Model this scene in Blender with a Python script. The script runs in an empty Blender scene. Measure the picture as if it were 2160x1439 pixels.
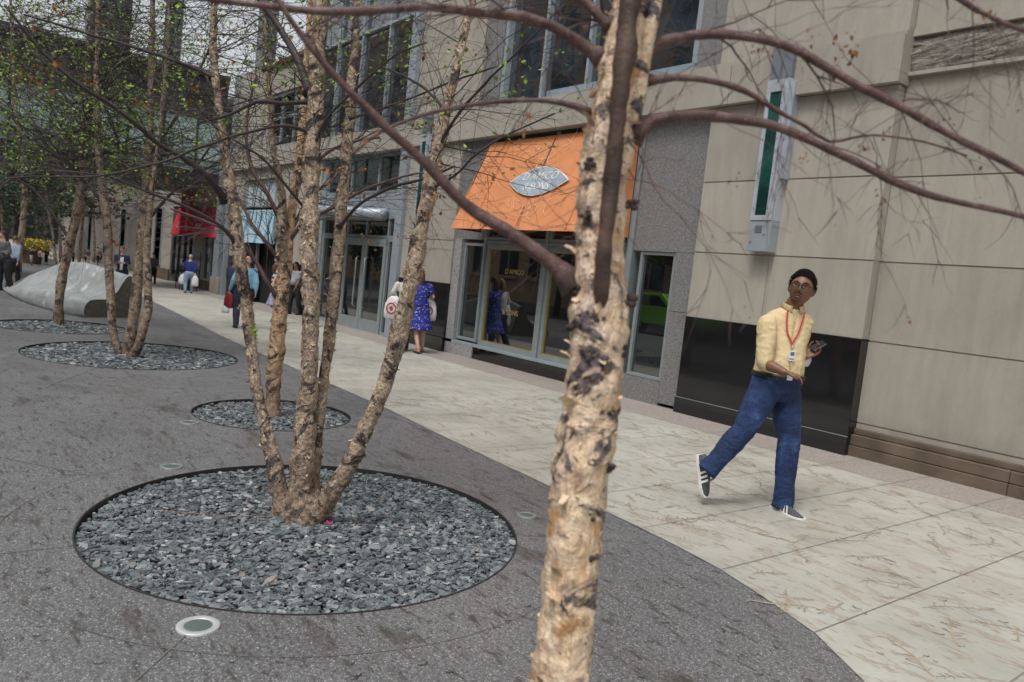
import bpy, bmesh, math, random
from math import sin, cos, pi, radians, sqrt
from mathutils import Vector as V, Matrix, noise
random.seed(7)
sc = bpy.context.scene
C = sc.collection
# ---------------------------------------------------------------- camera
F_PX = 1583.33
CR = V((0.62008854, 0.77725722, 0.10658994)); CU = V((-0.13049612, -0.03178485, 0.99093919)); CD = V((-0.77360259, 0.62837961, -0.08171963))
CAM = V((0, 0, 1.5))
cam = bpy.data.cameras.new('camera'); camo = bpy.data.objects.new('camera', cam); C.objects.link(camo)
cam.sensor_width = 36; cam.lens = F_PX/2160*36; cam.clip_start = .05; cam.clip_end = 3000
camo.matrix_world = Matrix(((CR.x, CU.x, -CD.x, CAM.x), (CR.y, CU.y, -CD.y, CAM.y), (CR.z, CU.z, -CD.z, CAM.z), (0, 0, 0, 1)))
cam.dof.use_dof = True; cam.dof.focus_distance = 5.0; cam.dof.aperture_fstop = 4.0
sc.camera = camo
# ---------------------------------------------------------------- sky, sun, exposure
SUN_EL, SUN_AZ = radians(62), radians(165)
w = bpy.data.worlds.new('World'); sc.world = w; w.use_nodes = True
nt = w.node_tree; nt.nodes.clear()
sky = nt.nodes.new('ShaderNodeTexSky'); sky.sky_type = 'NISHITA'; sky.sun_disc = False
sky.sun_elevation = SUN_EL; sky.sun_rotation = SUN_AZ; sky.dust_density = 4; sky.air_density = 1.2
hs = nt.nodes.new('ShaderNodeHueSaturation'); hs.inputs['Saturation'].default_value = .22; hs.inputs['Value'].default_value = 1.32
bg = nt.nodes.new('ShaderNodeBackground'); bg.inputs[1].default_value = .14
ow = nt.nodes.new('ShaderNodeOutputWorld')
nt.links.new(sky.outputs[0], hs.inputs['Color']); nt.links.new(hs.outputs[0], bg.inputs[0]); nt.links.new(bg.outputs[0], ow.inputs[0])
sl = bpy.data.lights.new('sun', 'SUN'); sl.energy = 1.4; sl.angle = radians(14); sl.color = (1, .96, .92)
so = bpy.data.objects.new('sun', sl); C.objects.link(so)
# direction towards the sun (blender sky: rotation measured from +Y clockwise)
sdir = V((sin(SUN_AZ)*cos(SUN_EL), cos(SUN_AZ)*cos(SUN_EL), sin(SUN_EL)))
so.rotation_euler = sdir.to_track_quat('Z', 'Y').to_euler()
sc.view_settings.view_transform = 'Standard'; sc.view_settings.look = 'None'; sc.view_settings.gamma = 1
sc.view_settings.exposure = -.02
# ---------------------------------------------------------------- measuring helpers: a direction through the photograph turned into a real point
def ray(x, y): return CR*(x-1080) - CU*(y-719.5) + CD*F_PX
def on_g(x, y, z=0): v = ray(x, y); return CAM + v*((z-1.5)/v.z)
def on_w(x, y, Y=8.0): v = ray(x, y); return CAM + v*(Y/v.y)
def at_d(x, y, d): return CAM + ray(x, y)*(d/F_PX)
# ---------------------------------------------------------------- object helpers
def link(o, parent=None):
    C.objects.link(o)
    if parent: o.parent = parent
    return o
def tag(o, label=None, cat=None, group=None, kind=None):
    if label: o['label'] = label
    if cat: o['category'] = cat
    if group: o['group'] = group
    if kind: o['kind'] = kind
    return o
def thing(name, label, cat, loc=(0, 0, 0), rz=0, group=None):
    o = bpy.data.objects.new(name, None); o.empty_display_size = .2; link(o); o.location = loc; o.rotation_euler = (0, 0, rz)
    return tag(o, label, cat, group)
def setmats(me, m):
    for q in (m if isinstance(m, (list, tuple)) else [m]): me.materials.append(q)
class MB:
    def __init__(s): s.v = []; s.f = []; s.m = []
    def add(s, vs, fs, mi=0):
        b = len(s.v); s.v += [tuple(q) for q in vs]; s.f += [tuple(i+b for i in f) for f in fs]; s.m += [mi]*len(fs)
    def box(s, x0, x1, y0, y1, z0, z1, mi=0):
        vs = [(x, y, z) for x in (x0, x1) for y in (y0, y1) for z in (z0, z1)]
        s.add(vs, [(0, 1, 3, 2), (4, 6, 7, 5), (0, 4, 5, 1), (2, 3, 7, 6), (0, 2, 6, 4), (1, 5, 7, 3)], mi)
    def obox(s, c, X, Y, Z, mi=0):
        c, X, Y, Z = V(c), V(X), V(Y), V(Z); vs = [c+X*a+Y*b+Z*d for a in (-1, 1) for b in (-1, 1) for d in (-1, 1)]
        s.add(vs, [(0, 1, 3, 2), (4, 6, 7, 5), (0, 4, 5, 1), (2, 3, 7, 6), (0, 2, 6, 4), (1, 5, 7, 3)], mi)
    def quad(s, a, b, c, d, mi=0): s.add([a, b, c, d], [(0, 1, 2, 3)], mi)
    def prism(s, poly, d, mi=0):
        n = len(poly); d = V(d); vs = [V(p) for p in poly]+[V(p)+d for p in poly]
        s.add(vs, [tuple(range(n))[::-1], tuple(range(n, 2*n))]+[(i, (i+1) % n, n+(i+1) % n, n+i) for i in range(n)], mi)
    def tube(s, pts, rad, n=8, caps=True, mi=0, wob=0, wsc=8, seed=0, lumps=None, round_=False):
        pts = [V(p) for p in pts]; k = len(pts)
        if not hasattr(rad, '__len__'): rad = [rad]*k
        if round_:
            a = (pts[0]-pts[1]).normalized(); b = (pts[-1]-pts[-2]).normalized(); r0, r1 = rad[0], rad[-1]
            pts = [pts[0]+a*r0*.97, pts[0]+a*r0*.7]+pts+[pts[-1]+b*r1*.7, pts[-1]+b*r1*.97]
            rad = [r0*.2, r0*.72]+list(rad)+[r1*.72, r1*.2]; k += 4
        t = (pts[1]-pts[0]).normalized(); u = t.orthogonal().normalized(); base = len(s.v)
        for i in range(k):
            tt = (pts[min(i+1, k-1)]-pts[max(i-1, 0)])
            if tt.length < 1e-9: tt = t
            tt.normalize(); u = (u-tt*u.dot(tt))
            if u.length < 1e-6: u = tt.orthogonal()
            u.normalize(); w_ = tt.cross(u)
            for j in range(n):
                a = 2*pi*j/n; dr = u*cos(a)+w_*sin(a); r = rad[i]
                if wob:
                    q = pts[i]+dr*r; e = noise.noise(V((q.x*wsc, q.y*wsc, q.z*wsc*.6))+V((seed, 0, 0))); e2 = noise.noise(V((q.x*wsc*3, q.y*wsc*3, q.z*wsc*2.4))+V((seed, 5, 0)))
                    r *= 1+wob*(e+.55*e2)
                p = pts[i]+dr*r; s.v.append((p.x, p.y, p.z))
        for i in range(k-1):
            for j in range(n):
                a = base+i*n+j; b = base+i*n+(j+1) % n
                s.f.append((a, b, b+n, a+n)); s.m.append(mi)
        if caps:
            s.f.append(tuple(base+j for j in range(n))[::-1]); s.f.append(tuple(base+(k-1)*n+j for j in range(n))); s.m += [mi, mi]
    def loft(s, rings, mi=0, caps=True):
        n = len(rings[0]); b = len(s.v)
        for r in rings: s.v += [tuple(p) for p in r]
        for i in range(len(rings)-1):
            for j in range(n):
                s.f.append((b+i*n+j, b+i*n+(j+1) % n, b+(i+1)*n+(j+1) % n, b+(i+1)*n+j)); s.m.append(mi)
        if caps:
            s.f.append(tuple(b+j for j in range(n))[::-1]); s.f.append(tuple(b+(len(rings)-1)*n+j for j in range(n))); s.m += [mi, mi]
    def ball(s, c, rx, ry=None, rz=None, seg=12, rings=8, M=None, mi=0):
        ry = ry or rx; rz = rz or rx; vs = []; c = V(c)
        for i in range(rings+1):
            th = pi*i/rings
            for j in range(seg):
                ph = 2*pi*j/seg; q = V((rx*sin(th)*cos(ph), ry*sin(th)*sin(ph), rz*cos(th)))
                vs.append(c+(M @ q if M else q))
        fs = [(i*seg+j, (i+1)*seg+j, (i+1)*seg+(j+1) % seg, i*seg+(j+1) % seg) for i in range(rings) for j in range(seg)]
        s.add(vs, fs, mi)
    def mesh(s, name, m, smooth=False):
        me = bpy.data.meshes.new(name); me.from_pydata(s.v, [], s.f); setmats(me, m)
        if any(s.m): me.polygons.foreach_set('material_index', s.m)
        if smooth: me.polygons.foreach_set('use_smooth', [True]*len(s.f))
        me.validate(); me.update(); return me
    def build(s, name, m, parent=None, smooth=False, bevel=0):
        o = bpy.data.objects.new(name, s.mesh(name, m, smooth)); link(o, parent)
        if bevel:
            b = o.modifiers.new('bevel', 'BEVEL'); b.width = bevel; b.segments = 2; b.limit_method = 'ANGLE'
        return o
def remeshed(mb, name, m, vox, parent=None, smooth_it=4, post=None):
    me = mb.mesh(name+'_src', []); o = bpy.data.objects.new(name+'_src', me); C.objects.link(o)
    r = o.modifiers.new('r', 'REMESH'); r.mode = 'VOXEL'; r.voxel_size = vox; r.adaptivity = 0
    if smooth_it: q = o.modifiers.new('s', 'SMOOTH'); q.iterations = smooth_it; q.factor = .5
    dg = bpy.context.evaluated_depsgraph_get(); dg.update()
    me2 = bpy.data.meshes.new_from_object(o.evaluated_get(dg)); me2.name = name
    bpy.data.objects.remove(o)
    me2.materials.clear(); setmats(me2, m); me2.polygons.foreach_set('use_smooth', [True]*len(me2.polygons))
    if post:
        ns = [v.normal.copy() for v in me2.vertices]
        for v_, n_ in zip(me2.vertices, ns): v_.co = post(v_.co.copy(), n_)
        me2.update()
    o2 = bpy.data.objects.new(name, me2); link(o2, parent); return o2
def text_mesh(txt, size, depth=.004, align='CENTER', shear=0, spacing=1):
    cu = bpy.data.curves.new('t', 'FONT'); cu.body = txt; cu.size = size; cu.extrude = depth; cu.align_x = align; cu.align_y = 'CENTER'; cu.shear = shear; cu.space_character = spacing; cu.resolution_u = 3
    o = bpy.data.objects.new('t', cu); C.objects.link(o)
    dg = bpy.context.evaluated_depsgraph_get(); dg.update()
    me = bpy.data.meshes.new_from_object(o.evaluated_get(dg)); bpy.data.objects.remove(o); me.materials.clear(); return me
def text_obj(name, txt, size, m, origin, X, Y, parent=None, depth=.004, **k):
    me = text_mesh(txt, size, depth, **k); setmats(me, m); X = V(X).normalized(); Y = V(Y).normalized(); Z = X.cross(Y)
    o = bpy.data.objects.new(name, me); link(o, parent)
    me.transform(Matrix(((X.x, Y.x, Z.x, origin[0]), (X.y, Y.y, Z.y, origin[1]), (X.z, Y.z, Z.z, origin[2]), (0, 0, 0, 1)))); return o
def catmull(pts, step):
    pts = [V(p) for p in pts]; out = []
    for i in range(len(pts)-1):
        p0 = pts[max(i-1, 0)]; p1 = pts[i]; p2 = pts[i+1]; p3 = pts[min(i+2, len(pts)-1)]
        n = max(1, int((p2.xyz-p1.xyz).length/step)) if len(p1) == 3 else max(1, int((V(p2[:3])-V(p1[:3])).length/step))
        for k in range(n):
            t = k/n; out.append(.5*((2*p1)+(p2-p0)*t+(2*p0-5*p1+4*p2-p3)*t*t+(3*p1-p0-3*p2+p3)*t**3))
    out.append(pts[-1]); return out
# ---------------------------------------------------------------- materials
class NT:
    def __init__(s, name):
        s.m = bpy.data.materials.new(name); s.m.use_nodes = True; s.t = s.m.node_tree; s.b = s.t.nodes['Principled BSDF']
        s.co = s.n('ShaderNodeTexCoord')
    def n(s, ty, **kw):
        q = s.t.nodes.new(ty)
        for k, v in kw.items():
            if k in q.inputs: q.inputs[k].default_value = v
            else: setattr(q, k, v)
        return q
    def L(s, a, b): s.t.links.new(a, b)
    def map(s, sc_=(1, 1, 1), rot=(0, 0, 0), loc=(0, 0, 0), src=None):
        q = s.n('ShaderNodeMapping'); q.inputs['Scale'].default_value = sc_; q.inputs['Rotation'].default_value = rot; q.inputs['Location'].default_value = loc
        s.L(src or s.co.outputs['Object'], q.inputs['Vector']); return q.outputs[0]
    def noise(s, scale, detail=4, rough=.55, vec=None, dist=0):
        q = s.n('ShaderNodeTexNoise'); q.inputs['Scale'].default_value = scale; q.inputs['Detail'].default_value = detail; q.inputs['Roughness'].default_value = rough; q.inputs['Distortion'].default_value = dist
        s.L(vec or s.co.outputs['Object'], q.inputs['Vector']); return q.outputs[0]
    def vor(s, scale, vec=None, feat='F1', out=0, rnd=1):
        q = s.n('ShaderNodeTexVoronoi'); q.feature = feat; q.inputs['Scale'].default_value = scale; q.inputs['Randomness'].default_value = rnd
        s.L(vec or s.co.outputs['Object'], q.inputs['Vector']); return q.outputs[out]
    def ramp(s, src, stops):
        q = s.n('ShaderNodeValToRGB'); e = q.color_ramp.elements
        while len(e) > 1: e.remove(e[-1])
        for i, (p, c) in enumerate(stops):
            x = e[0] if i == 0 else e.new(p); x.position = p; x.color = c if len(c) == 4 else (*c, 1)
        s.L(src, q.inputs[0]); return q.outputs[0]
    def mix(s, f, a, b, mode='MIX'):
        q = s.n('ShaderNodeMix'); q.data_type = 'RGBA'; q.blend_type = mode
        for val, i in ((f, 0), (a, 6), (b, 7)):
            if isinstance(val, (int, float)): q.inputs[i].default_value = val
            elif isinstance(val, (tuple, list)): q.inputs[i].default_value = (*val[:3], 1)
            else: s.L(val, q.inputs[i])
        return q.outputs[2]
    def math(s, op, a, b=0):
        q = s.n('ShaderNodeMath'); q.operation = op
        for i, x in enumerate((a, b)):
            if isinstance(x, (int, float)): q.inputs[i].default_value = x
            else: s.L(x, q.inputs[i])
        return q.outputs[0]
    def bump(s, h, strength=.3, dist=.01):
        q = s.n('ShaderNodeBump'); q.inputs['Strength'].default_value = strength; q.inputs['Distance'].default_value = dist; s.L(h, q.inputs['Height']); s.L(q.outputs[0], s.b.inputs['Normal'])
    def fin(s, col=None, rough=.7, metal=0, ior=None, spec=None):
        if col is not None:
            if isinstance(col, tuple): s.b.inputs['Base Color'].default_value = (*col[:3], 1)
            else: s.L(col, s.b.inputs['Base Color'])
        if isinstance(rough, (int, float)): s.b.inputs['Roughness'].default_value = rough
        else: s.L(rough, s.b.inputs['Roughness'])
        s.b.inputs['Metallic'].default_value = metal
        if ior: s.b.inputs['IOR'].default_value = ior
        if spec is not None: s.b.inputs['Specular IOR Level'].default_value = spec
        return s.m
BW = lambda a, b: [(a, (0, 0, 0)), (b, (1, 1, 1))]
def plain(name, col, rough=.6, metal=0, var=.12, sc_=6, bump=0, ior=None, spec=None):
    m = NT(name); n = m.noise(sc_, 5); d = tuple(c*(1-var) for c in col); l = tuple(min(1, c*(1+var)) for c in col)
    if bump: m.bump(m.noise(sc_*6, 4), bump, .004)
    return m.fin(m.ramp(n, [(.3, d), (.7, l)]), rough, metal, ior, spec)
def cloth(name, col, col2=None, sc_=14, bump=.5):
    m = NT(name); n = m.noise(4, 4); c = m.mix(m.ramp(n, BW(.35, .7)), col, col2 or tuple(min(1, x*1.2) for x in col))
    m.bump(m.noise(sc_, 3, .5, dist=1.2), bump, .012); return m.fin(c, .85)
# ================================================================ MATERIALS OF THE SETTING
def m_plaza():
    m = NT('dark_aggregate_paving'); base = m.ramp(m.noise(.9, 6, .6), [(.3, (.09, .096, .105)), (.5, (.14, .147, .157)), (.72, (.20, .206, .213))])
    sp = m.vor(230, out=1); hs_ = m.n('ShaderNodeSeparateColor'); m.L(sp, hs_.inputs[0])
    base = m.mix(m.ramp(hs_.outputs[0], BW(.90, .92)), base, (.6, .6, .62)); base = m.mix(m.ramp(hs_.outputs[1], BW(.62, .75)), base, (.05, .048, .05))
    fine = m.noise(55, 3, .7); base = m.mix(.45, base, m.ramp(fine, [(.35, (.04, .04, .04)), (.65, (.27, .265, .26))]))
    st = m.noise(2.6, 5, .7, m.map((.5, 1.5, 1), (0, 0, .9))); base = m.mix(m.ramp(st, BW(.57, .7)), base, (.055, .042, .034))
    st2 = m.noise(16, 4, .7, m.map((.35, 1.3, 1), (0, 0, .8))); base = m.mix(m.ramp(st2, [(.555, (0, 0, 0)), (.64, (.75,)*3)]), base, (.045, .036, .03))
    m.bump(m.noise(70, 3), .35, .004)
    return m.fin(base, m.ramp(m.noise(1.4, 4), [(.3, (.3,)*3), (.7, (.6,)*3)]), spec=.6)
def m_walk():
    m = NT('pale_concrete_paving'); base = m.ramp(m.noise(1.2, 6, .6), [(.3, (.32, .32, .28)), (.5, (.415, .412, .365)), (.7, (.49, .487, .44))])
    v = m.map((.55, 1.25, 1), (0, 0, .25)); st = m.noise(7, 5, .65, v, .6)
    base = m.mix(m.ramp(st, [(.54, (0, 0, 0)), (.6, (.55,)*3), (.66, (.1,)*3)]), base, (.27, .20, .14))
    st2 = m.noise(26, 4, .7, m.map((.3, 1.3, 1), (0, 0, .3))); base = m.mix(m.ramp(st2, [(.57, (0, 0, 0)), (.66, (.65,)*3)]), base, (.24, .19, .14))
    big = m.noise(.5, 3, .5); base = m.mix(m.ramp(big, [(.45, (0, 0, 0)), (.7, (.35,)*3)]), base, (.36, .32, .27))
    m.bump(m.noise(90, 3), .15, .003); return m.fin(base, m.ramp(m.noise(2, 3), [(.3, (.5,)*3), (.7, (.75,)*3)]))
def m_stone(name='buff_limestone', k=1.0, warm=0):
    m = NT(name); a = m.noise(1.1, 6, .6, m.map((1, 1, .6))); b = m.noise(9, 4, .6, m.map((1, 1, .18)))
    c = m.ramp(a, [(.3, (.27*k, .25*k, .215*k)), (.55, (.36*k, .335*k, .29*k)), (.75, (.42*k, .395*k, .345*k))])
    c = m.mix(.25, c, m.ramp(b, [(.35, (.28*k, .25*k, .21*k)), (.65, (.50*k, .47*k, .41*k))]))
    st = m.noise(3, 5, .7, m.map((2.2, 2.2, .22))); c = m.mix(m.ramp(st, [(.56, (0, 0, 0)), (.7, (.45,)*3)]), c, (.2*k, .175*k, .145*k))
    gg = m.n('ShaderNodeNewGeometry'); c = m.mix(.30, c, m.ramp(gg.outputs['Random Per Island'], [(0, (.24*k, .215*k, .18*k)), (.5, (.36*k, .335*k, .29*k)), (1, (.46*k, .43*k, .375*k))]))
    c = m.mix(m.ramp(m.noise(130, 2), [(.5, (0, 0, 0)), (.7, (.35,)*3)]), c, (.25*k, .22*k, .18*k))
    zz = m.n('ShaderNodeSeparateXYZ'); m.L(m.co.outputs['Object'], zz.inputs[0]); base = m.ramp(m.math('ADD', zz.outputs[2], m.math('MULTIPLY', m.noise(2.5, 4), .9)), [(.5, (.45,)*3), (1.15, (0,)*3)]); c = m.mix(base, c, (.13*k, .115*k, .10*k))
    scr = m.noise(5, 5, .75, m.map((1, 1, .5), (0, .5, .3)), 2.5); c = m.mix(m.ramp(scr, [(.49, (0, 0, 0)), (.5, (.18,)*3), (.51, (0, 0, 0))]), c, (.55*k, .52*k, .47*k))
    m.bump(m.noise(60, 4), .15, .004); return m.fin(c, .8)
def m_rough_stone():
    m = NT('rough_hewn_stone'); a = m.noise(7, 8, .7, m.map((1, 1, 1.5)), 1.5); c = m.ramp(a, [(.35, (.15, .135, .115)), (.5, (.30, .275, .235)), (.65, (.42, .39, .33))])
    m.bump(a, 1, .08); return m.fin(c, .9)
def m_speck(name='speckled_grey_granite', k=1.0):
    m = NT(name); c = m.ramp(m.noise(150, 2, .6), [(.38, (.035*k, .036*k, .04*k)), (.5, (.17*k, .17*k, .175*k)), (.62, (.42*k, .415*k, .41*k))])
    c = m.mix(.35, c, m.ramp(m.noise(40, 3, .6), [(.4, (.09*k,)*3), (.6, (.27*k,)*3)]))
    return m.fin(c, .5)
def m_black():
    m = NT('polished_black_granite'); c = m.ramp(m.noise(120, 2), [(.4, (.006, .006, .007)), (.75, (.018, .018, .02))]); return m.fin(c, .07, ior=1.6)
def m_glass(name, col=(.012, .015, .017), ior=2.6, bow=0):
    m = NT(name)
    if bow: m.bump(m.noise(.9, 2), bow, .05)
    return m.fin(m.ramp(m.noise(2.2, 3, .6), [(.4, tuple(c*.35 for c in col)), (.62, col)]), .015, ior=ior)
def bark_nodes(m, s, tones, dark, stretch=.72):
    """sheets of paper bark: sharp-edged patches following the contours of a distorted noise, with dark lines where a sheet ends"""
    n1 = m.noise(5.5*s, 6, .62, m.map((1, 1, stretch)), 1.3); n2 = m.noise(9*s, 5, .6, m.map((1, 1, stretch*1.3), loc=(4, 2, 1)), 1.0)
    st = []; k = len(tones); lo, hi = .30, .70
    for i, t in enumerate(tones):
        p = lo+(hi-lo)*i/k; st += [(p, t), (p+(hi-lo)/k*.86, t)]
    c = m.ramp(n1, st)
    c = m.mix(.42, c, m.ramp(n2, st[::-1] and [(p, q) for p, q in st]))
    lines = [(.0, (0,)*3)]
    for i in range(1, k): p = lo+(hi-lo)*i/k; lines += [(p-.012, (0,)*3), (p-.004, (1,)*3), (p+.003, (0,)*3)]
    c = m.mix(m.math('MULTIPLY', m.ramp(n1, lines), .85), c, dark)
    return c, n1, n2
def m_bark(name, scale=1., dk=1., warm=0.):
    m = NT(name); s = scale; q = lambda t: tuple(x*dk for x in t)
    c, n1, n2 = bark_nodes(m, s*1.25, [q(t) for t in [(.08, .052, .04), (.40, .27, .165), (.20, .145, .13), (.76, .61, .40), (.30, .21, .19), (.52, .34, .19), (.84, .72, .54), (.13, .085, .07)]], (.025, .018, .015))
    c = m.mix(.22, c, m.ramp(m.noise(45*s, 4, .7), [(.35, (.13, .09, .07)), (.65, (.66, .55, .42))]))
    if warm: c = m.mix(warm, c, (.56, .29, .11))
    zz = m.n('ShaderNodeSeparateXYZ'); m.L(m.co.outputs['Object'], zz.inputs[0]); low = m.ramp(m.math('ADD', zz.outputs[2], m.math('MULTIPLY', n2, .6)), [(.35, (.75,)*3), (.75, (0,)*3)])
    c = m.mix(low, c, m.ramp(m.noise(38*s, 5, .75), [(.4, (.05, .035, .027)), (.6, (.30, .21, .15))]))
    scar = m.noise(8*s, 6, .7, m.map((1, 1, 1.1), loc=(3, 1, 0)), .8); c = m.mix(m.ramp(scar, [(.53, (0, 0, 0)), (.575, (.95,)*3)]), c, m.ramp(m.noise(60*s, 3), [(.4, (.015, .012, .012)), (.7, (.12, .09, .08))]))
    m.bump(m.math('ADD', n1, m.math('ADD', m.math('MULTIPLY', n2, .7), m.math('MULTIPLY', m.noise(40*s, 4), .35))), 1, .03); return m.fin(c, .75)
def m_gravel():
    m = NT('grey_green_slate_gravel'); g = m.n('ShaderNodeNewGeometry'); rr = g.outputs['Random Per Island']
    c = m.ramp(rr, [(0, (.035, .046, .052)), (.3, (.085, .108, .12)), (.6, (.15, .182, .195)), (.85, (.24, .275, .285)), (.93, (.36, .38, .375)), (.955, (.26, .20, .17)), (.985, (.6, .6, .57))])
    c = m.mix(.35, c, m.ramp(m.noise(30, 3), [(.35, (.05, .055, .06)), (.65, (.22, .25, .26))])); m.bump(m.noise(90, 3), .3, .003); return m.fin(c, .6)
def m_branch():
    m = NT('purple_brown_branch_bark'); c = m.ramp(m.noise(18, 5, .7), [(.3, (.055, .028, .025)), (.5, (.115, .062, .058)), (.68, (.20, .13, .12))]); c = m.mix(m.ramp(m.vor(160), [(.1, (.8,)*3), (.22, (0,)*3)]), c, (.40, .32, .28)); c = m.mix(m.ramp(m.noise(60, 4, .7), [(.58, (0,)*3), (.66, (.7,)*3)]), c, (.05, .03, .028)); m.bump(m.noise(50, 5, .7), .8, .006); return m.fin(c, .62)
M = dict(plaza=m_plaza(), walk=m_walk(), stone=m_stone(), stone_d=plain('brown_plinth_stone', (.12, .09, .064), .75, 0, .35, 3, .3), stone_far=m_stone('pale_far_stone', .95), rough=m_rough_stone(), speck=m_speck(), speck_l=m_speck('light_speckled_granite', 1.55),
    black=m_black(), glass=m_glass('dark_window_glass'), glass_up=m_glass('upper_window_glass', (.03, .045, .06), 2.4, .25), glass_teal=m_glass('teal_tinted_glass', (.02, .10, .085), 1.7),
    glass_far=plain('pale_green_grey_glass', (.12, .17, .16), .15, 0, .4, 1.5),
    frost=plain('frosted_white_glass', (.55, .60, .64), .2, 0, .15, 2),
    bark=m_bark('peeling_birch_bark', 1.0, .88), bark_far=m_bark('darker_birch_bark', .8, .62), gravel=m_gravel(),  # bark_far: the same birch bark in darker tones
    frame=plain('grey_green_painted_metal', (.27, .31, .32), .4, .2, .08), frame_l=plain('pale_blue_grey_metal', (.36, .41, .45), .4, .3, .06), steel=plain('brushed_steel', (.5, .52, .52), .35, .8, .1),
    darkm=plain('dark_metal', (.03, .032, .034), .5, .3), rim=plain('weathered_steel_edging', (.06, .057, .055), .6, .5, .3), joint=plain('joint_filler', (.15, .145, .135), .9, 0, .2, 3),
    brass=plain('brass_trim', (.42, .36, .14), .4, .6, .1), gold=plain('gold_lettering', (.55, .42, .16), .5, .2), cream=plain('cream_paint', (.7, .68, .62), .5),
    orange=cloth('orange_canvas', (.56, .215, .085), (.64, .26, .11), 9, .3), red=cloth('red_canvas', (.55, .022, .05), (.66, .035, .07), 9, .3), blue=cloth('pale_blue_canvas', (.33, .50, .60), (.45, .60, .68), 9, .3),
    twig=plain('purple_brown_twig', (.10, .058, .055), .55, 0, .35, 12), branch=m_branch(), twig_d=plain('dark_twig', (.045, .034, .032), .7, 0, .3),
    leaf=plain('spring_green_leaf', (.19, .31, .04), .5, 0, .5, 3), leaf_d=plain('dark_green_leaf', (.04, .085, .03), .55, 0, .55, 2), dead=plain('dry_brown_leaf', (.24, .105, .035), .7, 0, .5, 20), litter=plain('brown_leaf_imprint', (.33, .285, .215), .9, 0, .25, 8),
    catkin=plain('dark_catkin_litter', (.065, .052, .043), .9, 0, .4, 8), black_p=plain('unlit_interior_black', (.006, .006, .007), .9), white=plain('white_plastic', (.78, .78, .76), .45, 0, .06), bench=None)
def m_bench():
    m = NT('cast_concrete'); c = m.ramp(m.noise(3, 6, .65), [(.3, (.26, .285, .29)), (.7, (.46, .485, .485))]); c = m.mix(m.ramp(m.noise(6, 5, .7, m.map((1, 1, .25))), [(.5, (0,)*3), (.7, (.5,)*3)]), c, (.2, .215, .215)); m.bump(m.noise(5, 3), .5, .06); return m.fin(c, .36)
M['bench'] = m_bench()
# ================================================================ GROUND
BEDS = [(V((-3.92, 1.85, 0)), 1.19), (V((-6.78, 2.72, 0)), .72), (V((-10.6, 2.33, 0)), 1.27), (V((-13.6, 1.9, 0)), .95), (V((-1.12, .85, 0)), .42)]
def filled(name, outer, holes, z, m, label=None):
    cu = bpy.data.curves.new(name, 'CURVE'); cu.dimensions = '2D'; cu.fill_mode = 'BOTH'
    for loop in [outer]+holes:
        s = cu.splines.new('POLY'); s.points.add(len(loop)-1); s.use_cyclic_u = True
        for p, q in zip(s.points, loop): p.co = (q[0], q[1], 0, 1)
    o = bpy.data.objects.new('tmp', cu); C.objects.link(o); dg = bpy.context.evaluated_depsgraph_get(); dg.update()
    me = bpy.data.meshes.new_from_object(o.evaluated_get(dg)); bpy.data.objects.remove(o); me.name = name; me.materials.clear(); setmats(me, m)
    bm = bmesh.new(); bm.from_mesh(me)
    for v in bm.verts: v.co.z = z
    bmesh.ops.recalc_face_normals(bm, faces=bm.faces)
    if sum(f.normal.z for f in bm.faces) < 0: bmesh.ops.reverse_faces(bm, faces=bm.faces)
    bm.to_mesh(me); bm.free()
    return tag(link(bpy.data.objects.new(name, me)), kind='structure')
def circle(c, r, n=96): return [(c[0]+r*cos(2*pi*i/n), c[1]+r*sin(2*pi*i/n)) for i in range(n)]
g = MB(); g.quad((-900, -900, -.09), (900, -900, -.09), (900, 900, -.09), (-900, 900, -.09)); tag(g.build('ground', plain('asphalt', (.07, .07, .072), .9)), kind='structure')
filled('plaza_paving', [(-120, -5.2), (40, -5.2), (40, 9), (-120, 9)], [circle(c, r) for c, r in BEDS], 0, M['plaza'])
kb = MB(); kb.box(-120, 40, -5.32, -5.203, -.08, .002); tag(kb.build('kerb', plain('kerb_concrete', (.32, .31, .29), .85)), kind='structure')
bound = [(-120, 6.2), (-60, 5.9), (-30, 5.2), (-19.5, 4.7), (-12.7, 4.2), (-9.26, 4.07), (-7.06, 3.99), (-5.45, 3.86), (-3.97, 3.76), (-3.1, 3.72), (-2.39, 3.62), (-2.04, 3.51), (-1.67, 3.37), (-1.31, 3.13), (-.95, 2.8), (-.6, 2.35), (-.3, 1.7), (-.15, .9), (-.1, -1), (-.1, -5.1)]
bs = [tuple(p)[:2] for p in catmull([V((a, b, 0)) for a, b in bound], .25)]
filled('walkway', bs+[(30, -5.1), (30, 7.12), (-120, 7.12)], [], .004, M['walk'])
bd = NT('border_paving'); cc = bd.ramp(bd.noise(40, 4, .7), [(.35, (.20, .175, .16)), (.65, (.40, .36, .325))]); cc = bd.mix(bd.ramp(bd.noise(1.5, 4), [(.4, (0, 0, 0)), (.7, (.5,)*3)]), cc, (.26, .235, .21)); M['border'] = bd.fin(cc, .75)
b = MB(); b.quad((-120, 7.122, .005), (30, 7.122, .005), (30, 8.3, .005), (-120, 8.3, .005)); tag(b.build('border_paving', M['border']), kind='structure')
def ribbon(mb, pts, wd, z):
    pts = [V((p[0], p[1], z)) for p in pts]; vs = []
    for i, p in enumerate(pts):
        t = (pts[min(i+1, len(pts)-1)]-pts[max(i-1, 0)]).normalized(); n = V((-t.y, t.x, 0))*wd/2; vs += [p+n, p-n]
    mb.add(vs, [(2*i, 2*i+1, 2*i+3, 2*i+2) for i in range(len(pts)-1)])
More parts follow.
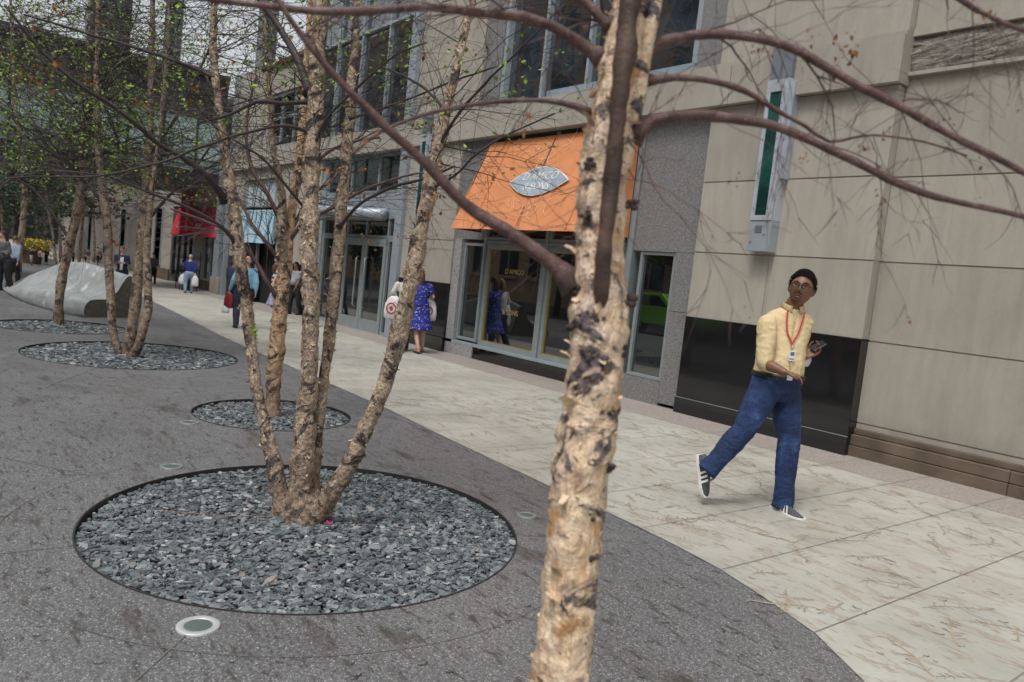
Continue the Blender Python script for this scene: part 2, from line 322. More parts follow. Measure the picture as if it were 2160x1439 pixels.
def arc(c, r, a0, a1, n=60): return [(c[0]+r*cos(a0+(a1-a0)*i/n), c[1]+r*sin(a0+(a1-a0)*i/n)) for i in range(n+1)]
j = MB()
for (c, r), rr in zip(BEDS[:4], (1.535, 1.1, 1.75, 1.4)): ribbon(j, arc(c, rr, 0, 2*pi, 120), .0045, .003)
for a, r0, r1 in ((-.26, 1.2, 2.4), (-1.62, 1.2, 3.2), (-.75, 1.2, 2.6), (2.9, 1.2, 2.9), (1.0, 1.2, 1.9), (-2.5, 1.55, 4.5)):
    c = BEDS[0][0]; ribbon(j, [(c.x+cos(a)*r0, c.y+sin(a)*r0), (c.x+cos(a)*r1, c.y+sin(a)*r1)], .006, .0034)
for a, r0, r1 in ((-1.2, 1.3, 3.4), (-2.4, 1.3, 4), (-.5, 1.3, 2.6), (.9, 1.3, 2)): c = BEDS[2][0]; ribbon(j, [(c.x+cos(a)*r0, c.y+sin(a)*r0), (c.x+cos(a)*r1, c.y+sin(a)*r1)], .008, .0034)
tag(j.build('plaza_joints', M['joint']), kind='structure')
j = MB()
import bisect
bx = sorted(bs[:-30])
for k in range(90):
    X = -1.67-.69*k+.01*sin(k*5); ys = [q[1] for q in bs if abs(q[0]-X) < .3]; y0 = (min(ys) if ys else 4)+.0
    ribbon(j, [(X, y0), (X+.05, 8.0)], .005, .008)
for k in range(6): X = -.98+.69*k; ribbon(j, [(X, 2.9 if k == 0 else -2), (X, 8)], .007, .008)
tag(j.build('walkway_joints', plain('walkway_joint_filler', (.20, .195, .18), .9, 0, .2, 3)), kind='structure')
# imprints of sprigs pressed on the pale walkway, dark catkin flecks on the plaza
lit = MB(); rnd = random.Random(3)
def sprig(x, y, a, ln, mb, z, wd):
    pts = []; px, py = x, y
    for i in range(9):
        pts.append((px, py)); px += cos(a)*ln/9; py += sin(a)*ln/9; a += rnd.uniform(-.22, .22)
        if i > 0 and rnd.random() < .9:
            for s in (-1, 1):
                if rnd.random() < .7:
                    b_ = a+s*rnd.uniform(.5, .95); l2 = ln*rnd.uniform(.1, .28)*(1-i/14)
                    ribbon(mb, [pts[-1], (pts[-1][0]+cos(b_)*l2*.5, pts[-1][1]+sin(b_)*l2*.5), (pts[-1][0]+cos(b_+s*.2)*l2, pts[-1][1]+sin(b_+s*.2)*l2)], wd*rnd.uniform(.5, 1), z+rnd.uniform(0, .0006))
    ribbon(mb, pts, wd, z)
for i in range(420):
    x = rnd.uniform(-1, 0)**3*14+.2 if rnd.random() < .3 else rnd.uniform(-7.5, .6); y = rnd.uniform(3.0, 7.0)
    bx_ = [q[1] for q in bs if abs(q[0]-x) < .35]
    if bx_ and y < max(bx_)+.12: continue
    sprig(x, y, rnd.uniform(0, 6.3), rnd.uniform(.12, .42), lit, .0055, rnd.uniform(.006, .014))
tag(lit.build('leaf_imprints', M['litter']), 'brown twig and leaf imprints scattered over the pale walkway', 'leaf litter', kind='stuff')
ct = MB()
for i in range(2600):
    x = rnd.uniform(-16, 0); y = rnd.uniform(-1.5, 4.0)
    by = [q[1] for q in bs if abs(q[0]-x) < .35]
    if by and y > min(by)-.05: continue
    if any((V((x, y, 0))-c).length < r+.05 for c, r in BEDS): continue
    a = rnd.gauss(.9, .5); l = rnd.uniform(.006, .028); ribbon(ct, [(x, y), (x+cos(a)*l, y+sin(a)*l), (x+cos(a+.4)*l*1.7, y+sin(a+.4)*l*1.7)], rnd.uniform(.003, .008), .004+rnd.uniform(0, .001))
for i in range(1500):
    x = rnd.uniform(-22, 0); y = rnd.uniform(3.2, 7.6); by = [q[1] for q in bs if abs(q[0]-x) < .35]
    if by and y < max(by)+.05: continue
    a = rnd.gauss(.3, .5); l = rnd.uniform(.01, .035); ribbon(ct, [(x, y), (x+cos(a)*l, y+sin(a)*l), (x+cos(a+.4)*l*1.7, y+sin(a+.4)*l*1.7)], rnd.uniform(.002, .005), .0075)
tag(ct.build('catkin_litter', M['catkin']), 'dark fallen catkins and specks strewn over the paving', 'leaf litter', kind='stuff')
# ---------------------------------------------------------------- beds of gravel
NB = ['near bed round the four-stemmed birch', 'small bed behind the four-stemmed birch', 'wide bed round the three-stemmed birch', 'bed in front of the concrete lounger', 'small bed under the nearest birch trunk']
for bi, ((c, r), desc) in enumerate(zip(BEDS, NB)):
    e = MB(); n = 96
    e.loft([[(c.x+rr*cos(2*pi*i/n), c.y+rr*sin(2*pi*i/n), z) for i in range(n)] for rr, z in ((r, -.085), (r, .005), (r-.008, .005), (r-.008, -.085))], caps=False)
    eo = e.build('bed_edging', M['rim']); tag(eo, 'dark steel edging ring of the '+desc, 'edging', 'steel rings edging the gravel beds')
    f = MB(); f.add([(c.x, c.y, -.05)]+[(c.x+r*cos(2*pi*i/n), c.y+r*sin(2*pi*i/n), -.055) for i in range(n)], [(0, 1+i, 1+(i+1) % n) for i in range(n)])
    gs = MB(); big = bi == 0; cnt = (17000, 4200, 6500, 3000, 1000)[bi]
    cub = [(x, y, z) for x in (-1, 1) for y in (-1, 1) for z in (-1, 1)]; cuf = [(0, 1, 3, 2), (4, 6, 7, 5), (0, 4, 5, 1), (2, 3, 7, 6), (0, 2, 6, 4), (1, 5, 7, 3)]
    for k in range(cnt):
        q = sqrt(rnd.random())*(r-.02); a = rnd.uniform(0, 2*pi); s = min(.022, max(.006, rnd.gauss(.0125, .004)))*(1.0 if bi < 2 else 1.4)
        if rnd.random() < .04: s *= 1.5
        Mx = Matrix.Rotation(rnd.uniform(0, 6.3), 3, 'Z') @ Matrix.Rotation(rnd.gauss(0, .5), 3, 'X') @ Matrix.Diagonal((s*rnd.uniform(.9, 1.7), s*rnd.uniform(.6, 1.0), s*rnd.uniform(.22, .5)))
        o_ = V((c.x+q*cos(a), c.y+q*sin(a), -.042+rnd.uniform(0, .026)+.02*(1-q/r)))
        gs.add([o_+Mx @ V((p[0]*rnd.uniform(.45, 1.15), p[1]*rnd.uniform(.45, 1.15), p[2]*rnd.uniform(.6, 1.1))) for p in cub], cuf)
    f.v += []; gs.add(f.v, f.f)
    tag(gs.build('gravel', M['gravel']), 'grey green slate chippings filling the '+desc, 'gravel', kind='stuff')
# ---------------------------------------------------------------- uplights set flush in the paving
def uplight(p, r, label):
    t = thing('ground_light', label, 'ground light', (p.x, p.y, 0), 0, 'round uplights set flush in the plaza paving')
    n = 40; m1 = MB(); m1.loft([[(a*cos(2*pi*i/n), a*sin(2*pi*i/n), z) for i in range(n)] for a, z in ((r, -.01), (r, .006), (r*.97, .008), (r*.66, .008), (r*.64, .005), (r*.64, -.01))], caps=False)
    m1.build('ring', plain('pale_worn_steel', (.55, .57, .57) if r > .082 else (.26, .27, .27), .4, .3, .08), t, True)
    m2 = MB(); m2.add([(0, 0, .0065)]+[(r*.64*cos(2*pi*i/n), r*.64*sin(2*pi*i/n), .0055) for i in range(n)], [(0, 1+i, 1+(i+1) % n) for i in range(n)]); m2.build('lens', plain('grey_green_lens', (.10, .13, .12), .25), t)
uplight(on_g(418, 1322), .083, 'large round steel uplight in front of the near gravel bed')
uplight(on_g(362, 985), .075, 'round steel uplight behind the left rim of the near gravel bed')
uplight(on_g(1111, 1088), .065, 'round steel uplight between the near gravel bed and the closest trunk')
uplight(on_g(400, 892), .08, 'round steel uplight at the left tip of the small gravel bed')
# ================================================================ MAIN BUILDING (facade plane Y = 8; X runs along the street, towards the viewer's right)
def part(name, m, parent, fn, **k):
    b = MB(); fn(b); return b.build(name, m, parent, **k)
TOP = 16
B = thing('stone_building', 'buff limestone building with polished black granite base and grey metal shopfronts', 'building', (0, 0, 0))
def bx(name, m, parent, *bs_, bevel=0):
    b = MB()
    for q in bs_: b.box(*q)
    return b.build(name, m, parent, bevel=bevel)
G_ = .004
def courses(x0, x1, y, z0, z1, zs, joints=(), t=.25):
    """stone slabs with real recessed grooves between them"""
    out = []; zz = [z0]+sorted(z for z in zs if z0 < z < z1)+[z1]
    xs = [x0]+sorted(x for x in joints if x0 < x < x1)+[x1]
    for a, b in zip(zz[:-1], zz[1:]):
        for c, d in zip(xs[:-1], xs[1:]): out.append((c+(G_*.5 if c != x0 else 0), d-(G_*.5 if d != x1 else 0), y, y+t, a+(.008 if a != z0 else 0), b-(.008 if b != z1 else 0)))
    return out+[(x0+.004, x1-.004, y+.013, y+t-.01, z0+.004, z1-.004)]
ZS = [1.25, 2.10, 2.99]
core = [(-120, 40, 8.32, 9.0, -.2, 4.4)]
bx('core_wall', plain('dark_joint_stone', (.10, .092, .08), .9), B, (-24.6, 30, 8.32, 8.7, -.2, 4.4), (-19.2, 30, 8.42, 8.7, 4.4, TOP))  # dark wall core behind the stone slabs and their joints
# right recessed wall
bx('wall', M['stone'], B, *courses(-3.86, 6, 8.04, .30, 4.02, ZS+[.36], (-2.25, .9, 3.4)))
bx('plinth', M['stone_d'], B, (-3.86, -2.345, 7.93, 8.3, -.1, .118), (-2.34, 6, 7.93, 8.3, -.1, .118), (-3.86, -2.345, 7.945, 8.3, .124, .235), (-2.34, 6, 7.945, 8.3, .124, .235), (-3.86, 6, 8.0, 8.3, .24, .298), bevel=.006)
bx('dark_wall_strip', M['darkm'], B, (-2.25, -2.17, 8.03, 8.06, .3, 4.0))  # narrow dark metal strip on the wall face
def rough_panel():
    o = MB(); nx, nz = 90, 16; vs = []
    for i in range(nx+1):
        for k in range(nz+1):
            x = -3.83+9.8*i/nx; z = 4.06+.36*k/nz; e = noise.fractal(V((x*5, z*9, 1)), .7, 2, 4)*.022+noise.noise(V((x*20, z*26, 4)))*.012
            ed = min(k, nz-k)/nz; vs.append((x, 8.03+e-.03*min(1, ed*4), z))
    o.add(vs, [(i*(nz+1)+k, (i+1)*(nz+1)+k, (i+1)*(nz+1)+k+1, i*(nz+1)+k+1) for i in range(nx) for k in range(nz)]); return o.build('frieze', M['rough'], B)
rough_panel()
bx('frieze_trim', M['stone'], B, (-3.83, 6, 7.98, 8.3, 4.022, 4.06), (-3.83, 6, 7.98, 8.3, 4.42, 4.50)) 
bx('upper_wall', M['stone'], B, *courses(-3.86, 6, 8.06, 4.502, TOP, [5.4, 6.3, 7.2, 8.1], (-1.9, .4, 2.8)))
# pilaster beside it, with black granite base
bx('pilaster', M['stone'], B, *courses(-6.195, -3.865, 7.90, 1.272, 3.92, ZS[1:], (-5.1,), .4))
bx('granite_base', M['black'], B, (-6.195, -3.862, 7.885, 8.3, .212, 1.266), (-6.195, -3.855, 7.862, 8.3, -.1, .206), bevel=.004)
bx('granite_band', plain('grey_granite_edge', (.25, .26, .26), .4), B, (-6.195, -3.853, 7.86, 7.884, .2065, .2115), (-6.195, -3.858, 7.89, 8.3, 1.2665, 1.2715))
# cornice above the ground floor, running the whole length
def cornice(x0, x1, nm='cornice'):
    js = [x0]+[x0+(x1-x0)*k/max(1, round((x1-x0)/2.1)) for k in range(1, max(1, round((x1-x0)/2.1)))]+[x1]
    return bx(nm, M['stone'], B, *[(a+(.004 if a != x0 else 0), b_-(.004 if b_ != x1 else 0), 7.80, 8.3, 3.93, 4.40) for a, b_ in zip(js[:-1], js[1:])], (x0, x1, 7.84, 8.3, 4.401, 4.45))
cornice(-24.6, -3.83)
# speckled granite surround of the narrow window
bx('granite_surround', M['speck'], B, (-7.33, -7.172, 7.985, 8.3, 2.088, 3.928), (-7.172, -6.2, 7.975, 8.3, 2.088, 3.928), (-6.56, -6.2, 7.975, 8.3, .05, 1.3), (-6.56, -6.2, 7.975, 8.3, 1.306, 2.083), (-7.33, -6.565, 7.975, 8.3, -.1, .33))
def window(x0, x1, z0, z1, fr=.05, glass='glass', fm='frame', bars=(), hb=(), yf=7.995, name='window', parent=B, trim=None):
    f = MB(); f.box(x0, x1, yf, yf+.08, z0, z0+fr); f.box(x0, x1, yf, yf+.08, z1-fr, z1); f.box(x0, x0+fr, yf+.001, yf+.081, z0+fr, z1-fr); f.box(x1-fr, x1, yf+.001, yf+.081, z0+fr, z1-fr)
    for q in bars: f.box(q-fr/2, q+fr/2, yf+.004, yf+.084, z0+fr, z1-fr)
    for q in hb: f.box(x0+fr, x1-fr, yf+.006, yf+.082, q-fr/2, q+fr/2)
    o = f.build(name, M[fm], parent, bevel=.004)
    p = MB(); p.box(x0+fr*.5, x1-fr*.5, yf+.05, yf+.06, z0+fr*.5, z1-fr*.5); p.build('pane', M[glass], o)
    if trim:
        t = MB(); a, b_, c, d = x0+fr, x1-fr, z0+fr, z1-fr; w_ = .022
        t.box(a, b_, yf+.02, yf+.049, c, c+w_); t.box(a, b_, yf+.02, yf+.049, d-w_, d); t.box(a, a+w_, yf+.021, yf+.049, c+w_, d-w_); t.box(b_-w_, b_, yf+.021, yf+.049, c+w_, d-w_); t.build('trim', M[trim], o)
    return o
window(-7.20, -6.565, .335, 2.085, .045)
# shop bay with the orange awning
window(-11.52, -10.84, .30, 2.08, .05)
window(-10.82, -9.24, .27, 2.08, .075, trim='brass')
window(-9.16, -7.44, .27, 2.08, .075, trim='brass', bars=())
window(-10.9, -9.22, 2.14, 3.2, .06); window(-9.17, -7.44, 2.14, 3.2, .06)
bx('mullion', M['frame'], B, (-9.235, -9.165, 7.97, 8.2, .27, 3.9), (-7.435, -7.335, 7.96, 8.2, .0, 3.92), (-10.9, -10.845, 7.965, 8.2, .3, 3.92))
bx('transom', M['frame'], B, (-10.84, -9.24, 7.98, 8.2, 2.085, 2.135), (-9.16, -7.44, 7.98, 8.2, 2.085, 2.135))
bx('sill', M['frame_l'], B, (-11.56, -7.436, 7.93, 8.05, .215, .268), bevel=.004)
bx('shop_base', M['black'], B, (-10.88, -10.0, 7.955, 8.3, -.1, .21), (-9.996, -9.1, 7.955, 8.3, -.1, .21), (-9.096, -7.436, 7.955, 8.3, -.1, .21))
bx('shop_pier', M['speck_l'], B, (-11.76, -11.525, 7.93, 8.3, .27, 2.14), (-11.76, -10.885, 7.93, 8.3, -.1, .213))
bx('shop_panel', M['speck'], B, (-11.76, -10.905, 7.96, 8.3, 2.142, 3.93))
bx('shop_head', M['darkm'], B, (-10.9, -7.44, 8.0, 8.3, 3.2, 3.93))
# window lettering in gold
wl = thing('window_lettering', 'gold shop name lettered on the large display window under the orange awning', 'lettering', (-10.03, 8.04, .3))
for s_, z in (("D'AMICO", 1.32), ('& SONS', .62)):
    me = text_obj('letters', s_, .125, M['gold'], (0, -.002, z), (1, 0, 0), (0, 0, 1), wl, .001)
# pier between shop and entrance
bx('pier', M['stone'], B, *courses(-13.62, -11.765, 7.90, 1.292, 3.92, ZS[1:], (), .4))
bx('granite_base', M['black'], B, (-13.62, -11.765, 7.885, 8.3, .272, 1.286), (-13.62, -11.765, 7.862, 8.3, -.1, .268), bevel=.004)
# entrance bay
E_ = B
bx('metal_pier', M['frame_l'], B, (-13.9, -13.63, 7.82, 8.3, -.1, 9.5), (-17.85, -17.7, 7.95, 8.3, -.1, 3.9))
bx('entrance_panel', M['frame_l'], B, (-17.7, -13.9, 8.0, 8.3, 2.56, 3.05))
window(-17.7, -13.9, 3.06, 3.92, .06, 'glass', 'frame', bars=(-16.4, -15.1))
window(-17.7, -13.9, 2.08, 2.56, .06, 'glass', 'frame', bars=(-16.4, -15.45, -14.45))
window(-14.42, -13.9, .0, 2.075, .06); window(-17.7, -16.4, 0, 2.075, .06)
for x0, x1, hx in ((-16.4, -15.42, -15.62), (-15.41, -14.43, -15.2)):
    d = MB(); d.box(x0, x1, 7.97, 8.03, .01, .26); d.box(x0, x1, 7.97, 8.03, 1.9, 2.07); d.box(x0, x0+.11, 7.971, 8.029, .26, 1.9); d.box(x1-.11, x1, 7.971, 8.029, .26, 1.9)
    do = d.build('door', M['frame'], B, bevel=.004)
    p = MB(); p.box(x0+.1, x1-.1, 7.995, 8.005, .25, 1.91); p.build('pane', M['glass'], do)
    h = MB(); h.tube([(hx, 7.96, .5), (hx, 7.90, .55), (hx, 7.90, 1.6), (hx, 7.96, 1.65)], .018, 8); h.build('handle', M['steel'], do, True)
bx('threshold', M['steel'], B, (-17.7, -13.9, 7.9, 8.2, -.05, .012))
bx('foliage_reflection', M['leaf_d'], B, (-17.1, -16.75, 8.06, 8.09, 2.2, 2.45))  # green box painting in the foliage mirrored by the transom glass
# wall behind the striped visitors, then low wing with the blue shop
bx('pier', M['stone'], B, *courses(-20.5, -17.855, 7.90, 1.292, 3.92, ZS[1:], (), .4))
bx('granite_base', M['black'], B, (-20.5, -17.855, 7.885, 8.3, .0, 1.286))
bx('shop_head', M['stone'], B, (-23.5, -20.505, 7.93, 8.3, 3.62, 3.925))
window(-23.49, -20.51, 2.8, 3.6, .06, 'frost', 'frame_l', bars=(-22.9, -22.3, -21.7, -21.1))
bx('opening_shade_sheet', M['black_p'], B, (-23.5, -20.505, 8.2, 8.3, 0, 2.8))  # black sheet paints in the darkness of the unlit shop inside
window(-23.5, -22.2, .3, 1.95, .07); bx('shop_base', M['black'], B, (-23.5, -22.2, 7.96, 8.19, -.1, .296))
bx('pier', M['stone'], B, *courses(-24.6, -23.505, 7.92, 1.292, 3.92, ZS[1:], (), .38)); bx('granite_base', M['black'], B, (-24.6, -23.505, 7.9, 8.3, 0, 1.286))
# upper floors
def upper_bay(x0, x1, z0, z1, nb, glass='glass_up', panel=.5):
    n = nb; f = MB(); p = MB(); fr = .06
    f.box(x0, x0+.09, 8.0, 8.2, z0, z1); f.box(x1-.09, x1, 8.0, 8.2, z0, z1)
    for k in range(1, n): f.box(x0+(x1-x0)*k/n-fr/2, x0+(x1-x0)*k/n+fr/2, 8.03, 8.2, z0, z1)
    zz = z0
    while zz < z1: f.box(x0+.09, x1-.09, 8.035, 8.2, zz, zz+fr); zz += 2.3
    o = f.build('upper_window', M['frame_l'], B)
    p.box(x0+.05, x1-.05, 8.12, 8.13, z0, z1); p.build('pane', M[glass], o)
upper_bay(-10.93, -6.62, 4.45, TOP, 4)
upper_bay(-19.1, -13.95, 4.45, TOP, 4)
bx('blue_spandrel', plain('blue_grey_spandrel', (.25, .31, .37), .35), B, (-9.7, -6.7, 8.05, 8.11, 4.452, 4.62))
bx('upper_strip', M['speck'], B, (-6.615, -6.2, 7.98, 8.4, 4.452, TOP), (-11.42, -10.935, 7.98, 8.4, 4.452, TOP))
bx('upper_pier', M['stone'], B, *courses(-6.195, -3.865, 7.94, 4.452, TOP, [5.4, 6.3, 7.2, 8.1])); bx('upper_pier', M['stone'], B, *courses(-13.62, -11.425, 7.92, 4.452, TOP, [5.4, 6.3, 7.2, 8.1]))
bx('low_wing_wall', M['stone'], B, (-24.6, -22.3, 7.9, 10, 4.452, 6.9), (-22.299, -19.2, 7.95, 10, 6.0, 6.75), (-22.299, -22.0, 7.97, 9.9, 4.452, 6))
window(-21.99, -19.25, 4.46, 5.98, .08, 'glass', 'frame', bars=(-21.1, -20.2), hb=(5.3,))
bx('low_wing_roof', plain('brown_roof_edge', (.16, .07, .05), .8), B, (-22.6, -19.2, 7.85, 10.5, 6.76, 6.86))
bx('pale_strip', M['frame_l'], B, (-24.63, -24.42, 7.78, 7.9, 0, 6.9))
bx('roof', M['stone_d'], B, (-19.2, 30, 8.2, 20, TOP, TOP+.3))
# orange awning
def awning(name, label, x0, x1, z0, z1, proj, m, y=7.9, skirt=0, group=None, trim=None):
    t = thing(name, label, 'awning', ((x0+x1)/2, y, z0), 0, group); hw = (x1-x0)/2; n = 24; nz = 10
    b = MB(); vs = []
    for k in range(nz+1):
        for i in range(n+1):
            u = i/n; v = k/nz; sag = .012*sin(pi*v)*(1+.5*sin(u*pi*6))
            vs.append((-hw+2*hw*u, -proj*(1-v)+.0+sag*.6, (z1-z0)*v-sag))
    b.add(vs, [(k*(n+1)+i, k*(n+1)+i+1, (k+1)*(n+1)+i+1, (k+1)*(n+1)+i) for k in range(nz) for i in range(n)])
    for s in (-hw, hw): b.add([(s, -proj, 0), (s, 0, 0), (s, 0, z1-z0)], [(0, 1, 2)])
    if skirt: b.box(-hw, hw, -proj-.004, -proj+.004, -skirt, 0)
    cv = b.build('canopy', m, t); sm = cv.modifiers.new('s', 'SOLIDIFY'); sm.thickness = .008
    f = MB(); f.tube([(-hw, -proj+.03, .015), (hw, -proj+.03, .015)], .014, 6)
    for s in (-hw+.02, 0, hw-.02): f.tube([(s, -proj+.03, .015), (s, -.02, .015)], .012, 6); f.tube([(s, -proj+.05, .03), (s, -.03, z1-z0-.06)], .010, 6)
    f.build('frame', M['darkm'], t); return t
A0, A1, AZ0, AZ1, AP = -10.95, -7.42, 2.26, 3.84, .66
aw = awning('shop_awning', 'orange canvas awning with a pale oval emblem over the shop window', A0, A1, AZ0, AZ1, AP, M['orange'], 7.93)
sl_ = V((0, AP, AZ1-AZ0)); sn = sl_.normalized(); nrm = V((1, 0, 0)).cross(sn)   # outward
def on_aw(u, v, d=.012):   # u metres from centre, v 0..1 up the slope
    return V((u, -AP*(1-v), (AZ1-AZ0)*v))+nrm*d
cen = .06; L_ = sl_.length
def lens(k, z, d):
    pts = []; n = 28; W_, H_ = .68*k, .25*k
    for i in range(n): s = -1+2*i/n; pts.append((s*W_, H_*(1-abs(s)**1.9)))
    for i in range(n): s = 1-2*i/n; pts.append((s*W_, -H_*(1-abs(s)**1.9)))
    b = MB(); b.prism([on_aw(cen+p[0], .50+p[1]/L_, d) for p in pts], nrm*.004); return b
lens(1.06, 0, .018).build('emblem_border', M['cream'], aw); lens(1, 0, .024).build('emblem', plain('blue_grey_emblem', (.30, .37, .44), .6, 0, .2, 3), aw)
for s_, v_, sz in (("D'AMICO", .545, .20), ('& SONS', .44, .18)): text_obj('letters', s_, sz, M['cream'], on_aw(cen+.02, v_, .032), (1, 0, 0), sn, aw, .002, shear=.2)
vine = MB(); rv = random.Random(5)
for k in range(26):
    top_ = k % 2; u = cen+rv.uniform(-.55, .55); v = (.80 if top_ else .22)+rv.uniform(-.1, .1); a = rv.uniform(0, 6.3); pts = []
    for i in range(9): pts.append(on_aw(u, v, .016)); u += cos(a)*.045; v += sin(a)*.045/L_; a += rv.uniform(-.1, .85)*(1 if k % 3 else -1)
    vine.tube(pts, .0035, 4)
vine.build('vine_pattern', plain('pale_vine_print', (.80, .52, .36), .7), aw)
sm_ = MB()
for u in (-1.17, -.01, 1.15): sm_.tube([on_aw(u, v/10, .006-.0) - V((0, 0, .012*sin(pi*v/10))) for v in range(11)], .004, 5)
sm_.build('seam', plain('darker_orange_seam', (.42, .15, .055), .8), aw)
# wall lights
def wall_light(x, label):
    t = thing('wall_light', label, 'wall light', (x, 7.9, 2.13), 0, 'tall metal wall lights on the stone piers')
    b = MB(); b.box(-.145, .145, -.17, -.001, 0, .36); b.build('base_box', M['frame_l'], t, bevel=.006)
    b = MB(); b.box(-.06, .03, -.176, -.1705, .22, .30); b.build('vent', plain('vent_mesh', (.12, .13, .13), .6), t)
    b = MB(); b.box(-.14, .14, -.18, -.14, .362, .42); b.box(-.14, .14, -.18, -.14, 1.84, 1.98); b.box(-.14, -.09, -.18, -.141, .42, 1.84); b.box(.06, .14, -.18, -.141, .42, 1.84); b.box(.09, .145, -.139, -.001, .362, 1.98); b.box(-.14, -.135, -.139, -.001, .362, 1.98); b.build('housing', plain('pale_lavender_metal', (.50, .53, .60), .4, .3), t, bevel=.004)
    b = MB(); b.box(-.09, .06, -.168, -.15, .42, 1.84); b.build('glass_panel', M['glass_teal'], t)
    b = MB(); b.box(.1, .185, -.13, -.002, .85, 1.95); b.build('side_plate', plain('pale_side_metal', (.42, .46, .52), .4, .3), t, bevel=.004)
    b = MB(); b.box(-.14, .14, -.16, -.102, 1.982, 2.36); b.build('top_plate', plain('slate_metal', (.20, .22, .26), .5, .3), t)
    b = MB()
    for z in (.5, .9, 1.3, 1.7):
        for x_ in (-.115, .075): b.ball((x_, -.181, z), .007, seg=6, rings=4)
    b.build('screw', M['darkm'], t)
wall_light(-5.17, 'tall metal wall light with a green glass strip above the walking man')
wall_light(-12.85, 'tall metal wall light on the pier between the orange awning and the glass doors')
# entrance canopy
cp = thing('entrance_canopy', 'curved pale metal and glass canopy above the glass entrance doors', 'canopy', (-15.9, 7.95, 2.5))
b = MB(); n = 20; sec = []
for i in range(n+1): x = -1.75+3.2*i/n; d = .75*(1-((i/n-.5)*2)**2)+.1; sec.append([(x, 0, 0), (x, -d, -.02), (x, -d-.03, .06), (x, -d, .17), (x, 0, .24)])
b.loft(sec); b.build('shell', M['frame_l'], cp, True)
b = MB(); b.loft([[(x0[0][0]*.98, -.01, -.05), (x0[1][0]*.98, x0[1][1]*.98, -.055), (x0[1][0]*.98, x0[1][1]*.98, -.025), (x0[0][0]*.98, -.01, -.02)] for x0 in sec]); b.build('soffit', M['steel'], cp)
b = MB()
for x in (-1.3, 0, 1.1): b.tube([(x, -.6, .1), (x, -.03, .55)], .012, 6)
b.build('tie_rod', M['steel'], cp)
# blue awning
ba = awning('shop_awning', 'pale blue canvas awning over the dark open shopfront', -23.6, -20.7, 1.75, 2.72, .15, M['blue'], 7.93)
for u in (-.9, .2, .95): 
    b = MB(); b.quad((u, -.15-.012, .02), (u+.16, -.15-.012, .02), (u+.26, -.02, .93), (u+.1, -.02, .93)); b.build('stripe', plain('deeper_blue_stripe', (.18, .36, .5), .8), ba)
# ================================================================ FAR BUILDING with red awnings
FB = thing('stone_building', 'pale stone building with red shop awnings, beyond the footbridge end', 'building', (0, 0, 0))
bx('wall', M['stone_far'], FB, *courses(-60, -31.4, 7.95, .0, 4.0, ZS, (-34, -37, -41, -45, -50), .4), (-60, -25.45, 8.2, 12, 4.0, 6.5), (-31.4, -24.61, 8.3, 8.6, 0, 4), (-28.4, -27.4, 7.95, 8.3, 0, 2.9), (-31.4, -24.61, 7.95, 8.3, 2.9, 4.2))
bx('metal_pier', M['frame_l'], FB, (-25.45, -24.95, 7.75, 8.3, .55, 4.2)); bx('pier_base', M['stone'], FB, (-25.5, -24.65, 7.72, 8.3, -.05, .55))
window(-27.39, -25.5, .32, 1.95, .08, 'glass', 'frame', parent=FB, bars=(-26.6,)); window(-31.35, -28.45, .2, 1.95, .1, 'glass', 'darkm', parent=FB, bars=(-30.6, -29.8, -29.1))
bx('shop_base', M['stone_d'], FB, (-27.39, -25.5, 7.93, 8.3, -.05, .318)); bx('plinth', M['stone_d'], FB, (-34, -31.4, 7.9, 7.94, 0, .45)); bx('granite_base', M['black'], FB, (-28.4, -27.4, 7.92, 7.945, 0, 1.25))
for k, x in enumerate((-33.4, -36.5, -40, -44, -48.5)): window(x-.6, x+.6, .5, 2.9, .08, 'glass_far', 'frame_l', parent=FB, yf=7.9)
for r_ in range(1):
    for k in range(9): window(-57+3.4*k, -55.2+3.4*k, 4.6+2.6*r_, 6.2+2.6*r_, .08, 'glass', 'frame', parent=FB, yf=8.13)
r1 = awning('shop_awning', 'wide red canvas awning with a white logo between the metal pier and the banner', -28.9, -25.3, 1.85, 2.82, .2, M['red'], 7.93, .05, 'red awnings of the far shops')
r2 = awning('shop_awning', 'narrow red canvas awning just left of the vertical red banner', -30.75, -29.3, 1.85, 2.82, .2, M['red'], 7.93, .05, 'red awnings of the far shops')
for t, s_, u, sz in ((r1, 'RUBY', -.3, .3), (r2, 'R', 0, .3)): text_obj('letters', s_, sz, M['cream'], (u, -.135-.025, .3), (1, 0, 0), (0, .2, .97), t, .003)
bn = thing('banner_sign', 'vertical red banner with white letters between the two red awnings', 'sign', (-28.5, 7.66, 1.83))
b = MB(); b.box(-.05, .05, -.2, .2, 0, 1.45); b.build('panel', M['red'], bn)
for k, ch in enumerate('*RUBYS*'[::-1]): text_obj('letter', ch, .23, M['cream'], (.055, 0, .14+.195*k), (0, 1, 0), (0, 0, 1), bn, .003)
b = MB(); b.tube([(0, .2, 1.3), (0, .29, 1.3)], .02, 6); b.tube([(0, .2, .2), (0, .29, .2)], .02, 6); b.build('bracket', M['darkm'], bn)
